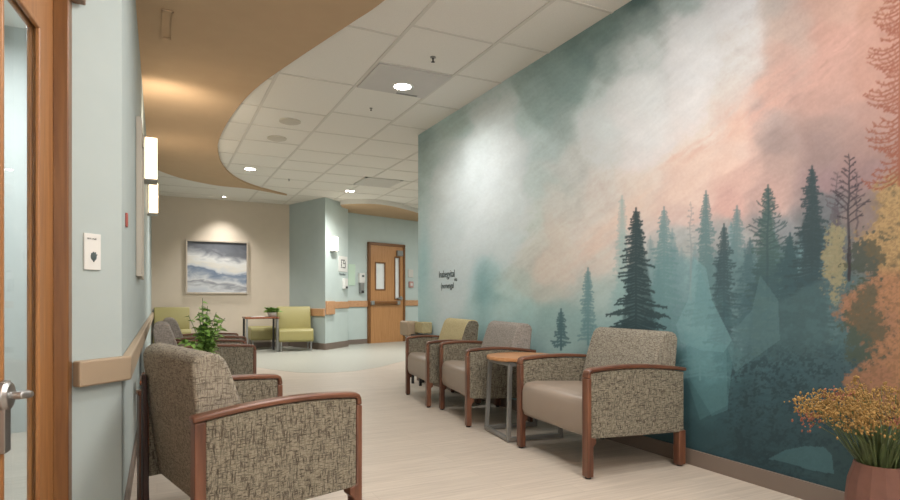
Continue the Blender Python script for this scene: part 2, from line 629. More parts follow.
bm = bmesh.new()
d45 = 0.035
prism(bm, [(JX, 2.513), (WALL_X, 2.658), (-0.088, 11.88), (-0.05, 11.88), (WALL_X + d45, 2.645), (JX + 0.027, 2.485)], 0.605, 0.70)
o = struct(finish(bm, 'trim_left_rail', M['rail_tan'], bevel=0.007, smooth=False))


def along(a, b, t):
    return (a[0] + (b[0] - a[0]) * t, a[1] + (b[1] - a[1]) * t)


rail('trim_column_left_rail', along(P1, P2, 0.0), along(P1, P2, 0.995), 0.62, 0.76, M['rail_far'], 0.03)
rail('trim_column_corner_block', P2, along(P2, P3, 0.33), 0.65, 0.90, M['rail_far'], 0.045)
rail('trim_column_right_rail', along(P2, P3, 0.33), P3, 0.76, 0.89, M['rail_far'], 0.03)
dirw = (Vector(DW1) - Vector(DW0)).normalized()
DA = Vector((3.98, 11.958))                        # door frame left edge on the hall wall
DB = DA + dirw * 1.02


def on_hall(s, off=0.0):
    """point s metres right of the door frame's left edge, off metres in front of the hall wall"""
    nrm = Vector((dirw.y, -dirw.x))
    p = DA + dirw * s + nrm * off
    return p.x, p.y


rail('trim_hall_left_rail', DW0, on_hall(-0.002), 0.775, 0.905, M['rail_far'], 0.03)
rail('trim_hall_right_rail', on_hall(1.03), on_hall(3.2), 0.79, 0.915, M['rail_far'], 0.03)
struct(board('baseboard_hall_left', DW0, on_hall(-0.002), 0.1))
struct(board('baseboard_hall_right', on_hall(1.03), on_hall(3.4), 0.1))

# ------------------------------------------------------------------ far door
ang = math.atan2(dirw.y, dirw.x)
dr = thing('door_1', None, None, (DA.x, DA.y, 0), ang)
for k in ('label', 'category'):
    if k in dr:
        del dr[k]
dr['kind'] = 'structure'
bm = bmesh.new()
for (x0, x1, z0, z1) in ((0, 0.055, 0, 2.14), (0.965, 1.02, 0, 2.14), (0, 1.02, 2.09, 2.15)):
    box(bm, ((x0 + x1) / 2, -0.025, (z0 + z1) / 2), (x1 - x0, 0.07, z1 - z0))
finish(bm, 'door_frame', M['door_trim'], dr, 0.004)
bm = bmesh.new()
# leaf with two openings: x spans 0.06..0.96
wx0, wx1, wz0, wz1 = 0.19, 0.45, 1.14, 1.72
sx0, sx1, sz0, sz1 = 0.725, 0.865, 0.94, 1.86
for (x0, x1, z0, z1) in ((0.055, wx0, 0, 2.09), (wx0, wx1, 0, wz0), (wx0, wx1, wz1, 2.09), (wx1, sx0, 0, 2.09), (sx0, sx1, 0, sz0), (sx0, sx1, sz1, 2.09), (sx1, 0.965, 0, 2.09)):
    box(bm, ((x0 + x1) / 2, -0.02, (z0 + z1) / 2), (x1 - x0, 0.04, z1 - z0))
bmesh.ops.remove_doubles(bm, verts=bm.verts, dist=1e-5)
finish(bm, 'door_leaf', M['door'], dr, smooth=False)
for (x0, x1, z0, z1, nm) in ((wx0, wx1, wz0, wz1, 'door_pane'), (sx0, sx1, sz0, sz1, 'side_pane')):
    bm = bmesh.new()
    box(bm, ((x0 + x1) / 2, -0.015, (z0 + z1) / 2), (x1 - x0, 0.01, z1 - z0))
    f = finish(bm, nm, M['brightglass'], dr)
    bm = bmesh.new()
    t = 0.014
    for (a0, a1, b0, b1) in ((x0 - t, x0 + t, z0 - t, z1 + t), (x1 - t, x1 + t, z0 - t, z1 + t), (x0, x1, z0 - t, z0 + t), (x0, x1, z1 - t, z1 + t)):
        box(bm, ((a0 + a1) / 2, -0.043, (b0 + b1) / 2), (a1 - a0, 0.012, b1 - b0))
    finish(bm, 'pane_bead', M['door_trim'], dr)
bm = bmesh.new()
box(bm, (0.44, -0.085, 0.86), (0.66, 0.035, 0.06))
finish(bm, 'push_bar', M['door_trim'], dr, 0.01)
for x in (0.085, 0.80):
    bm = bmesh.new()
    box(bm, (x, -0.07, 0.86), (0.085, 0.07, 0.09))
    finish(bm, 'bar_bracket', M['chrome'], dr, 0.01)
bm = bmesh.new()
box(bm, (0.86, -0.06, 0.955), (0.14, 0.05, 0.035))
box(bm, (0.90, -0.05, 0.96), (0.05, 0.02, 0.09))
finish(bm, 'door_handle', M['chrome'], dr, 0.005)
bm = bmesh.new()
box(bm, (0.85, -0.065, 1.95), (0.16, 0.05, 0.12))
finish(bm, 'door_closer', M['steel'], dr, 0.006)

# ------------------------------------------------------------------ near door (open, at the left edge)
nd = bpy.data.objects.new('door_2', None)
col.objects.link(nd)
nd['kind'] = 'structure'
HX, HY = -0.323, 2.46
nd.location = (HX, HY, 0)
LEAF_ANG = math.radians(-92.5 - 4.0)
bm = bmesh.new()
box(bm, (0.024, 0.015, 1.05), (0.048, 0.10, 2.10))
fr = finish(bm, 'door_jamb', M['door_trim'], nd, 0.004)
bm = bmesh.new()
box(bm, (-0.48, 0.015, 2.05), (1.14, 0.10, 0.11))
finish(bm, 'door_head', M['door_trim'], nd, 0.004)
bm = bmesh.new()
box(bm, (-1.05, 0.015, 1.0), (0.05, 0.10, 2.0))
finish(bm, 'door_jamb', M['door_trim'], nd, 0.004)
lf = bpy.data.objects.new('door_leaf', None)
col.objects.link(lf)
lf.parent = nd
lf.location = (-0.012, -0.04, 0)
lf.rotation_euler = (0, 0, LEAF_ANG)
# leaf runs along local +x
LW = 0.78
g0, g1, gz0, gz1 = 0.14, 0.47, 0.25, 1.80
bm = bmesh.new()
for (x0, x1, z0, z1) in ((0, g0, 0.01, 1.985), (g1, LW, 0.01, 1.985), (g0, g1, 0.01, gz0), (g0, g1, gz1, 1.985)):
    box(bm, ((x0 + x1) / 2, 0, (z0 + z1) / 2), (x1 - x0, 0.030, z1 - z0))
finish(bm, 'stile', M['door_near'], lf, smooth=False)
bm = bmesh.new()
box(bm, ((g0 + g1) / 2, 0, (gz0 + gz1) / 2), (g1 - g0, 0.006, gz1 - gz0))
finish(bm, 'glass_pane', M['glass'], lf)
bm = bmesh.new()
t = 0.014
for s in (-1, 1):
    for (a0, a1, b0, b1) in ((g0 - t * 0.3, g0 + t, gz0, gz1), (g1 - t, g1 + t * 0.3, gz0, gz1), (g0, g1, gz0 - t * 0.3, gz0 + t), (g0, g1, gz1 - t, gz1 + t * 0.3)):
        box(bm, ((a0 + a1) / 2, s * 0.011, (b0 + b1) / 2), (a1 - a0, 0.014, b1 - b0))
finish(bm, 'glazing_bead', M['door_near'], lf, 0.004)
bm = bmesh.new()
# lever handle with escutcheon on the face that looks at the room
hx = 0.488
lathe(bm, [(0.001, 0), (0.040, 0), (0.042, 0.010), (0.034, 0.022), (0.001, 0.026)], 24, cap=False)
bmesh.ops.transform(bm, matrix=Matrix.Translation((hx, 0.021, 0.665)) @ Matrix.Rotation(-PI / 2, 4, 'X'), verts=bm.verts)
tube(bm, [(hx, 0.025, 0.665), (hx, 0.065, 0.665), (hx - 0.015, 0.072, 0.665), (hx - 0.05, 0.07, 0.66), (hx - 0.07, 0.06, 0.655)], [0.011, 0.011, 0.012, 0.010, 0.008], 12)
box(bm, (hx, 0.028, 0.61), (0.045, 0.014, 0.19))
finish(bm, 'door_handle', M['chrome'], lf, 0.003)

# ------------------------------------------------------------------ the mural
rng = np.random.default_rng(11)


def vnoise(x, y, seed):
    r = np.random.default_rng(seed)
    T = r.random((256, 256))
    xi, yi = np.floor(x).astype(int), np.floor(y).astype(int)
    fx, fy = x - xi, y - yi
    fx = fx * fx * (3 - 2 * fx)
    fy = fy * fy * (3 - 2 * fy)
    a = T[xi % 256, yi % 256]
    b = T[(xi + 1) % 256, yi % 256]
    c = T[xi % 256, (yi + 1) % 256]
    d = T[(xi + 1) % 256, (yi + 1) % 256]
    return (a * (1 - fx) + b * fx) * (1 - fy) + (c * (1 - fx) + d * fx) * fy


def fbm(x, y, seed, octs=5, gain=0.5):
    s, amp, tot = 0, 1.0, 0
    for i in range(octs):
        s = s + amp * vnoise(x * 2 ** i + 17.3 * i, y * 2 ** i + 5.1 * i, seed + i)
        tot += amp
        amp *= gain
    return s / tot


def sstep(a, b, v):
    t = np.clip((v - a) / (b - a), 0, 1)
    return t * t * (3 - 2 * t)


STEP = 0.0062
ys = np.concatenate([np.arange(6.22, 2.6, -STEP), np.arange(2.6, 1.22, -0.0042), np.linspace(1.18, -2.6, 60)])
zs = np.linspace(0.0, CEIL, int(CEIL / 0.0046))
MX = 2.6815
YY, ZZ = np.meshgrid(ys, zs, indexing='ij')
# design coordinates of the artwork (u grows to the right, v downwards); the picture is drawn stretched along the wall
S_, C_ = math.sin(YAW), math.cos(YAW)
Yc = np.maximum(YY, 1.02)
dep = MX * S_ + Yc * C_
U = 450 + 590 * (MX * C_ - Yc * S_) / dep + (Yc - YY) * 260
V = 300 - 590 * (ZZ - CAM_H) / dep


def rgb(h):
    return np.array(lin(h)[:3])


CTRL = '''420 140 7f9390;420 200 9fb2ae;422 260 8fb2b2;424 320 96b8b8;432 160 93a8a3;445 150 a3b7b2;450 190 bac9c5;445 225 a3bdbb;440 250 9dbabb;
460 130 9db2ac;475 150 c3d0cc;490 120 c2cfcb;505 100 b0bfba;480 190 cad5d2;470 230 b7c8c6;455 270 a2bfc0;455 300 a9c4c4;440 335 9fc0c1;
500 160 c9d3cf;510 200 b5c4bf;500 240 a9bdb8;482 270 7da4a3;485 300 7fa5a3;478 325 94b5b3;505 290 a0b8b0;500 320 9dbab4;530 95 8ea49f;525 130 9bafa9;
550 70 7d948f;545 110 869c97;540 150 8d9f9a;545 190 9aa8a1;530 220 adb5aa;530 250 b8b5a8;525 280 a6b3a8;525 315 8fb0aa;575 50 6c8580;570 90 7a918c;565 130 8c9d98;
570 170 adada6;565 205 b5b0a6;555 235 c2b0a1;550 265 c4b0a0;550 290 a9ab9f;555 320 7fa09b;600 35 69827d;610 60 8b9c98;600 90 a6b2ae;595 125 bdc5c1;600 160 b9bab4;
590 190 c3b3a8;585 225 c5b6ab;590 255 b6b3a8;590 285 93a8a2;580 315 7a9c99;635 8 506b68;640 30 859794;640 60 b3bbb8;640 95 cbccc9;640 130 d2ccc8;635 160 d1c5be;
630 185 d3b8aa;625 215 cdb2a4;625 250 a9aaa3;630 290 76999a;640 325 5a8587;680 5 8fa09e;690 30 c4c5c5;690 65 cdc9c8;690 100 d0c6c1;690 135 d6bfb4;690 160 dcb09f;
685 190 d3a898;680 215 c2a196;680 245 9a9c99;680 280 6c8d8f;690 320 4f7b7e;725 5 bcb9ba;740 35 bdb5b1;735 70 bcb3ae;735 100 bfb0a8;740 125 cc9f8d;735 150 c8a294;
730 175 d5a594;725 205 c8978a;725 235 8d8d8b;730 270 577377;735 310 426a6e;780 5 a59a92;790 30 ad9587;780 60 b48f7f;775 90 b99080;770 115 9d8881;775 140 8e7a74;
775 165 a5867b;770 195 b08b80;770 225 75787a;775 260 465f63;775 300 3b5a5f;830 10 b0856f;830 40 b37f6a;830 70 b68470;825 100 ac8070;820 125 8f7268;820 150 7d6763;
820 180 84696a;820 210 5c5d60;820 245 3d5356;820 290 3a5356;820 330 385357;870 10 a87355;870 45 ad775f;870 80 ac765f;870 110 9d6e5c;870 140 82625a;865 180 7c605f;
860 215 6e5d58;895 40 a26a50;895 100 9a664f;895 150 805a4d;895 220 6b5847;895 300 5a5344;700 360 457478;740 350 385e63;780 350 31525a;830 370 30494e;
700 400 2f5459;740 400 2a4c52;790 400 294a4f;700 440 27484d;740 440 27464b;790 440 294a4e;850 400 2f4346;890 400 39403c;660 380 335d62;700 470 1f3a3f;850 450 28403f;
900 480 2b3835;960 300 4a4a3f;960 100 8a5c49;960 450 2a3633;600 400 3a6468;500 390 6f9494;450 380 7ea4a4;420 370 86abac'''
P = []
for t in CTRL.replace('\n', '').split(';'):
    a, b, h = t.split()
    P.append((float(a), float(b), *rgb(h)))
P = np.array(P)
w1 = fbm(U / 34, V / 34, 3) - 0.5
w2 = fbm(U / 34 + 50, V / 34, 9) - 0.5
Uw = U + w1 * 34
Vw = V + w2 * 34
num = np.zeros((*U.shape, 3))
den = np.zeros(U.shape)
for r in P:
    d2 = ((Uw - r[0]) ** 2 + (Vw - r[1]) ** 2) / (26 ** 2)
    w = 1 / (d2 + 0.12) ** 2.2
    num += w[..., None] * r[2:]
    den += w
IMG = num / den[..., None]
# brushed mist: strokes that climb to the right
a = math.radians(-38)
su, sv = U * math.cos(a) - V * math.sin(a), U * math.sin(a) + V * math.cos(a)
sw = (fbm((U * math.cos(-a) + V * math.sin(a)) / 60 + w1 * 1.2, (U * math.sin(-a) * 1 + V * math.cos(a)) / 11, 21, 5, 0.6) - 0.5)
cl = fbm(U / 22 + w1 * 3, V / 22 + w2 * 3, 33, 5, 0.55) - 0.5
sky = 1 - sstep(250, 330, V)
sw2 = fbm((U * math.cos(-a) + V * math.sin(a)) / 24 + w2 * 2, (U * math.sin(-a) + V * math.cos(a)) / 3.6 + w1 * 3, 27, 4, 0.6) - 0.5
wisp = fbm(U / 30 + w1 * 5, V / 30 + w2 * 5, 37, 5, 0.6) - 0.5
IMG *= (1 + (0.24 * sw + 0.20 * sw2 + 0.20 * wisp + 0.13 * cl) * (0.25 + 0.75 * sky))[..., None]
# ridge line sweeping up to the right behind the trees
ridge = 165 - (U - 700) * 0.32 + 16 * np.sin((U - 640) / 42) + 5 * w1
rm = sstep(0, 6, V - ridge) * sstep(690, 740, U) * (1 - sstep(10, 70, V - ridge)) * 0.28
IMG = IMG * (1 - rm[..., None]) + rgb('#7b6864') * rm[..., None]


def paint(mask, hexc):
    global IMG
    m = np.clip(mask, 0, 1)[..., None]
    IMG = IMG * (1 - m) + rgb(hexc) * m


N1 = fbm(U / 2.6, V / 2.0, 51, 3, 0.6)
N2 = fbm(U / 9, V / 7, 61, 3)
N3 = fbm(U / 1.6, V / 1.6, 81, 2)


# downlight wash painted into the print as a pale streak, then mist beside it
mx1 = fbm(U / 26 + (V / 90), V / 95, 141, 4, 0.6)
mx2 = fbm((U + V * 0.45) / 16, (V - U * 0.3) / 60, 151, 4, 0.6)
painted_wash = np.exp(-((U + 0.42 * V - 560 + 26 * w2) / 50) ** 2) * sstep(115, 165, V) * (1 - sstep(240, 300, V))
paint(painted_wash * (0.45 + 0.9 * (mx2 - 0.3)) * 0.95, '#dbe4e4')
core2 = np.exp(-((U - 448) / 26) ** 2) * sstep(190, 240, V) * (1 - sstep(330, 370, V))
paint(core2 * (0.35 + 0.9 * (mx1 - 0.3)) * 0.9, '#c0d6d8')
paint(np.exp(-((U - 483 - 10 * w1) / 9) ** 2 - ((V - 288) / 34) ** 2) * 0.7, '#6a9a9d')
paint(np.exp(-((U - 424) / 7) ** 2 - ((V - 262) / 50) ** 2) * 0.55 * (mx1 + 0.3), '#7aaeb2')
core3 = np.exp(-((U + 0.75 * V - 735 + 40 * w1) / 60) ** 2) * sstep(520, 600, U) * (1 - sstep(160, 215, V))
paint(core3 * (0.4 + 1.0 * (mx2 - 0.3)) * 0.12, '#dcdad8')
ln1 = (U - 560) * 0.62 + (V - 270) * 0.785 + 30 * w1
paint(np.exp(-(ln1 / 26) ** 2) * sstep(545, 600, U) * (1 - sstep(720, 780, U)) * (0.45 + 1.2 * sw), '#dba995')
ln2 = (U - 690) * 0.55 + (V - 150) * 0.83 + 26 * w2
paint(np.exp(-(ln2 / 15) ** 2) * sstep(640, 690, U) * (1 - sstep(840, 890, U)) * (0.35 + 1.2 * sw2), '#c98f7c')
paint(sstep(745, 800, U) * (1 - sstep(130, 190, V)) * 0.42, '#94756c')
paint(np.exp(-((U - 575 - 30 * w2) / 30) ** 2 - ((V - 85) / 26) ** 2) * 0.3, '#7e9a96')


def conifer(cx, top, bot, hw, hexc, alpha=0.9, seed=0, airy=0.5, droop=0.5, fade=None):
    ds = U - cx
    ad = np.abs(ds)
    H = bot - top
    vv = V - ad * droop
    t = np.clip((vv - top) / H, 0, 1)
    side = np.where(ds > 0, 1.0, 0.0)
    lay = 5.0 + 3.0 * t
    saw = vnoise(vv / lay * 1.0, side * 7 + seed, 91 + seed)
    wdt = hw * (t ** 0.75) * (0.35 + 0.95 * saw) + 1.0
    m = 1 - sstep(0.75, 1.1, ad / wdt)
    tex = sstep(0.28, 0.52, N1 + (1 - ad / (wdt + 1e-3)) * (0.9 - airy))
    m = m * tex * (vv > top) * (1 - sstep(bot - 25, bot, V))
    tr = (1 - sstep(0.6, 1.5, ad)) * (V > top - 3) * (V < bot)
    paint(np.maximum(m, tr) * alpha, hexc)


U1 = U[:, 0]


def segs(lst, hexc, alpha, wide):
    m = np.zeros(U.shape)
    for (x0, y0, x1, y1, w) in lst:
        dx, dy = x1 - x0, y1 - y0
        L = dx * dx + dy * dy + 1e-6
        i0, i1 = np.searchsorted(U1, (min(x0, x1) - 4, max(x0, x1) + 4))
        if i1 - i0 < 1:
            continue
        im = (i0 + i1) // 2 if (i0 + i1) // 2 < len(U1) else i0
        vcol = V[im]                                  # falls with height
        j1 = np.searchsorted(-vcol, -(min(y0, y1) - 12))
        j0 = np.searchsorted(-vcol, -(max(y0, y1) + 12))
        if j1 - j0 < 1:
            continue
        uu, vv = U[i0:i1, j0:j1], V[i0:i1, j0:j1]
        t = np.clip(((uu - x0) * dx + (vv - y0) * dy) / L, 0, 1)
        d = np.hypot(uu - x0 - t * dx, vv - y0 - t * dy)
        w_ = w * wide
        m[i0:i1, j0:j1] = np.maximum(m[i0:i1, j0:j1], 1 - sstep(w_ * 0.5, w_ + 0.6, d))
    paint(m * alpha, hexc)


def fir(cx, top, bot, hw, hexc, alpha=0.9, seed=0, airy=0.5, droop=0.4):
    """conifer drawn branch by branch: drooping boughs with hanging twigs, over a thin inner body"""
    conifer(cx, top + 4, bot, hw * (0.88 - 0.35 * airy), hexc, alpha * (0.95 - 0.3 * airy), seed, airy, droop)
    r = random.Random(seed * 31 + 5)
    L = [(cx, top - 2, cx, bot, 0.9)]
    y = top + 2
    H = bot - top
    while y < bot - 4:
        t = (y - top) / H
        for s in (-1, 1):
            cl_ = 0.72 + 0.5 * abs(math.sin(y * 0.23 + seed + s * 1.3) * math.sin(y * 0.071 + seed * 2))
            ln = hw * (t ** 0.7) * r.uniform(0.35, 1.1) * cl_ + 1
            dr = droop * r.uniform(0.3, 1.2)
            mx_, my_ = cx + s * ln * 0.55, y + ln * 0.55 * dr
            ex, ey = cx + s * ln, y + ln * dr * 0.9 - ln * 0.05
            L += [(cx, y, mx_, my_, 1.0), (mx_, my_, ex, ey, 0.75)]
            n = int(3 + ln / 1.5)
            for q in range(n):
                f = r.uniform(0.15, 1.0)
                bx, by = cx + s * ln * f, y + (ey - y) * f
                l2 = r.uniform(1.2, 3.6) * (0.6 + 0.6 * t)
                L.append((bx, by, bx + s * l2 * r.uniform(0.1, 0.9), by + l2 * r.uniform(-0.25, 0.9), 0.55))
        y += (1.7 + 1.9 * t) * (0.75 + 0.7 * airy) * r.uniform(0.7, 1.3)
    segs(L, hexc, alpha, 1.0)


def conifer_group(lst):
    for a in lst:
        fir(*a)


rr_ = random.Random(77)
far = []
for k in range(26):
    x = 648 + k * 7.2 + rr_.uniform(-4, 4)
    far.append((x, rr_.uniform(222, 272), 350, rr_.uniform(12, 20), rr_.choice(['#5d7f82', '#4e7074', '#64858a', '#43646a']), rr_.uniform(0.35, 0.6), 100 + k, 0.55, 0.25))
conifer_group(far)
conifer_group([
    (622, 198, 330, 11, '#7d9d99', 0.55, 1, 0.55, 0.3),
    (640, 215, 330, 12, '#86a09b', 0.25, 2, 0.5, 0.3),
    (588, 270, 345, 10, '#517b7e', 0.75, 3, 0.5, 0.2),
    (561, 311, 350, 9, '#3b5f64', 0.85, 4, 0.4, 0.3),
    (700, 265, 380, 28, '#5f8588', 0.5, 5, 0.6, 0.3),
    (664, 209, 345, 25, '#557c7d', 0.72, 6, 0.62, 0.4),
    (706, 193, 330, 19, '#4f6f70', 0.8, 7, 0.55, 0.4),
    (737, 208, 340, 24, '#557273', 0.75, 8, 0.6, 0.4),
    (724, 226, 350, 20, '#33494d', 0.85, 9, 0.5, 0.3),
    (750, 240, 360, 28, '#3c585c', 0.7, 10, 0.5, 0.3),
    (768, 187, 360, 30, '#39524f', 0.85, 11, 0.55, 0.15),
    (790, 235, 370, 34, '#2d474a', 0.9, 12, 0.35, 0.3),
    (812, 168, 360, 36, '#2a3c3f', 0.92, 13, 0.4, 0.3),
    (835, 205, 300, 18, '#4b4549', 0.7, 14, 0.7, 0.2),
    (636, 210, 352, 35, '#2a3f42', 0.95, 15, 0.35, 0.42),
    (790, 300, 480, 40, '#203b40', 0.45, 16, 0.6, 0.4),
    (750, 340, 500, 45, '#1d373c', 0.4, 17, 0.7, 0.5),
    (725, 300, 420, 25, '#2c4c52', 0.4, 18, 0.6, 0.4),
])


def bare_tree(cx, top, bot, reach, hexc, seed, up=0.6, n=22, alpha=0.85, tw=1.6):
    r = random.Random(seed)
    L = []
    x = cx
    py = bot
    px = cx
    for k in range(9):
        ny = bot + (top - bot) * (k + 1) / 9
        nx = cx + r.uniform(-1.2, 1.2)
        L.append((px, py, nx, ny, tw * (1 - k / 10)))
        px, py = nx, ny
    for k in range(n):
        t = k / n
        y = top + (bot - top) * (0.03 + 0.55 * t)
        s = 1 if k % 2 else -1
        ln = reach * (0.25 + 0.9 * t) * r.uniform(0.6, 1.1)
        ex, ey = cx + s * ln, y - ln * up * r.uniform(0.2, 1.0)
        L.append((cx, y, ex, ey, 0.5))
        for q in range(3):
            f = r.uniform(0.3, 0.9)
            bx, by = cx + (ex - cx) * f, y + (ey - y) * f
            l2 = ln * r.uniform(0.2, 0.45)
            L.append((bx, by, bx + s * l2 * 0.7, by - l2 * r.uniform(-0.3, 1.0), 0.3))
    segs(L, hexc, alpha, 1.0)


bare_tree(691, 202, 300, 7, '#77807f', 3, 0.1, 18, 0.6, 1.0)
bare_tree(768, 188, 300, 20, '#33494a', 4, 0.7, 20, 0.8, 1.5)
bare_tree(837, 172, 250, 13, '#4a3f45', 5, 0.7, 14, 0.7, 1.0)
bare_tree(849, 154, 278, 17, '#322c31', 6, 1.0, 20, 0.9, 1.8)
bare_tree(857, 172, 236, 11, '#3f363b', 8, 1.1, 10, 0.75, 0.9)

paint(sstep(262, 330, V) * (1 - sstep(350, 400, V)) * sstep(655, 690, U) * (1 - sstep(800, 840, U)) * (0.12 + 0.3 * sstep(0.4, 0.65, N2)), '#3f666b')
paint(sstep(245, 285, V + 14 * w1) * sstep(715, 760, U) * (1 - sstep(838, 850, U)) * 0.5 * (0.6 + 0.8 * sstep(0.4, 0.6, N2)) * (1 - sstep(420, 470, V)), '#2b464c')
# hill shoulder and mist below the stand
hill = 300 - 26 * np.sin(np.clip((U - 770) / 60, 0, PI)) + w2 * 20
paint(sstep(0, 5, V - hill) * sstep(762, 785, U) * (1 - sstep(330, 380, V)) * 0.6, '#3b5658')
paint(sstep(280, 330, V) * (1 - sstep(360, 430, V)) * sstep(0.45, 0.7, N2) * (U > 700) * 0.18, '#46696c')
# mottled foliage on the dark lower field
paint(sstep(0.48, 0.6, N1 * 0.55 + N2 * 0.45) * sstep(330, 370, V) * sstep(700, 740, U) * 0.7, '#1a2f35')
paint(sstep(360, 470, V) * sstep(660, 720, U) * 0.35, '#1d3439')  # smooth darkening: the wall's light falloff put into the print colour


def poly(pts, hexc, alpha):
    inside = np.zeros(U.shape, bool)
    n = len(pts)
    for i in range(n):
        x0, y0 = pts[i]
        x1, y1 = pts[(i + 1) % n]
        c = ((y0 > V) != (y1 > V)) & (U < (x1 - x0) * (V - y0) / (y1 - y0 + 1e-9) + x0)
        inside ^= c
    paint(inside * alpha, hexc)


poly([(694, 258), (706, 268), (712, 300), (732, 340), (724, 352), (700, 350), (680, 342), (676, 325), (688, 300)], '#6a989a', 0.34)
poly([(700, 270), (712, 300), (734, 345), (728, 405), (700, 420), (684, 370)], '#4d8084', 0.22)
poly([(684, 330), (726, 345), (728, 410), (712, 416), (690, 380)], '#4f8488', 0.22)
poly([(760, 275), (778, 300), (780, 340), (735, 372), (725, 340), (752, 310)], '#54787a', 0.25)
poly([(768, 459), (785, 450), (805, 446), (824, 447), (832, 455), (834, 474), (810, 470), (785, 462)], '#3a6266', 0.55)

# autumn foliage at the right
blob = fbm(U / 7, V / 7, 71, 4, 0.6) * 0.6 + N1 * 0.4
edge_r = 888 - 20 * np.sin(np.clip((V - 175) / 130, 0, 1) * PI) - 6 * np.sin(V / 9)
mk = sstep(-8, 8, U - edge_r + (blob - 0.5) * 60) * sstep(165, 185, V) * (1 - sstep(395, 415, V))
paint(mk * 0.85, '#97763f')
paint(mk * sstep(0.5, 0.6, N2) * 0.5, '#7d6238')
mk2 = sstep(-6, 6, U - (852 + 16 * np.sin(V / 13) + (V < 262) * 60 + np.abs(V - 325) * 0.16) + (blob - 0.5) * 50) * sstep(262, 280, V) * (1 - sstep(400, 420, V))
paint(mk2 * 0.85, '#8f5c38')
mk3 = (1 - sstep(0.8, 1.15, np.hypot((U - 835) / 11, (V - 255) / 42) * (1 + 0.5 * sstep(235, 210, V)) + (blob - 0.5) * 2.2)) * (1 - sstep(295, 320, V))
paint(mk3 * 0.75, '#86794f')
paint(mk3 * sstep(0.46, 0.6, N1) * 0.4, '#5d6246')
mk4 = (1 - sstep(0.8, 1.1, np.hypot((U - 868) / 20, (V - 256) / 18) + (blob - 0.5) * 3.2))
paint(mk4 * 0.8, '#343c31')
mk5 = (1 - sstep(0.8, 1.1, np.hypot((U - 864) / 20, (V - 325) / 38) + (blob - 0.5) * 3.0))
paint(mk5 * 0.8, '#3b4434')
paint((mk + mk2).clip(0, 1) * sstep(0.45, 0.60, N1) * 0.45, '#5c4528')
paint((mk + mk2).clip(0, 1) * sstep(0.55, 0.66, N2) * sstep(0.4, 0.6, N1) * 0.5, '#3d4236')
bare_tree(849, 236, 280, 2, '#2a2629', 12, 0.8, 4, 0.9, 1.7)

# russet branch sweeping in from the upper right
r = random.Random(5)
L = []
L.append((901, 0, 899, 185, 1.6))
for k in range(40):
    y = -6 + k * 4.7
    ln = (8 + 30 * abs(math.sin(k * 0.36 + 0.4)) * r.uniform(0.7, 1.0)) * (0.5 + 0.5 * min(1, k / 8))
    px_, py_ = 900.0, y
    n = 6
    for q in range(n):
        qx, qy = px_ - ln / n, py_ + ln / n * (0.75 - 0.22 * q) + r.uniform(-0.8, 0.8)
        L.append((px_, py_, qx, qy, 0.8 - 0.08 * q))
        for m_ in range(3):
            f = r.random()
            bx, by = px_ + (qx - px_) * f, py_ + (qy - py_) * f
            L.append((bx, by, bx - r.uniform(0.5, 3.5), by + r.uniform(-3.5, 3.0), 0.35))
        px_, py_ = qx, qy
segs(L, '#7a3a1c', 0.8, 1.0)
lum_ = (IMG * np.array([0.3, 0.55, 0.15])).sum(-1, keepdims=True)
IMG = IMG * 0.78 + lum_ * 0.22 + 0.004
IMG = np.clip(IMG * (1 + 0.10 * (N3 - 0.5) + 0.08 * (N1 - 0.5))[..., None], 0.0, 1.0)
IMG = np.where(IMG > 0.48, 0.48 + (IMG - 0.48) * 0.55, IMG)

ny, nz = U.shape
verts = np.empty((ny * nz, 3), dtype=np.float32)
verts[:, 0] = MX
verts[:, 1] = YY.ravel()
verts[:, 2] = ZZ.ravel()
ii, jj = np.meshgrid(np.arange(ny - 1), np.arange(nz - 1), indexing='ij')
a_ = (ii * nz + jj).ravel()
quads = np.stack([a_, a_ + 1, a_ + nz + 1, a_ + nz], axis=1).astype(np.int32)
me = bpy.data.meshes.new('wall_mural')
me.vertices.add(len(verts))
me.vertices.foreach_set('co', verts.ravel())
me.loops.add(quads.size)
me.loops.foreach_set('vertex_index', quads.ravel())
me.polygons.add(len(quads))
me.polygons.foreach_set('loop_start', np.arange(0, quads.size, 4, dtype=np.int32))
me.update(calc_edges=True)
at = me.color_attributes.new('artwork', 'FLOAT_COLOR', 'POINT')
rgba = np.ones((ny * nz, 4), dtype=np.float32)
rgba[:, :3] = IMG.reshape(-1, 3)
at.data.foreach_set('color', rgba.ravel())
mm, nt, b = new_mat('mural_print')
an = nt.nodes.new('ShaderNodeAttribute')
an.attribute_name = 'artwork'
GAIN = nt.nodes.new('ShaderNodeMixRGB')
GAIN.blend_type = 'MULTIPLY'
GAIN.inputs[0].default_value = 1.0
GAIN.inputs[2].default_value = (1.24, 1.31, 1.38, 1)
nt.links.new(an.outputs['Color'], GAIN.inputs[1])
nt.links.new(GAIN.outputs[0], b.inputs['Base Color'])
b.inputs['Roughness'].default_value = 0.65
b.inputs['Specular IOR Level'].default_value = 0.2
me.materials.append(mm)
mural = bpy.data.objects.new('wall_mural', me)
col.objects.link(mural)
tag(mural, 'printed mural of misty teal and peach sky over dark conifers covering the right wall', 'mural')


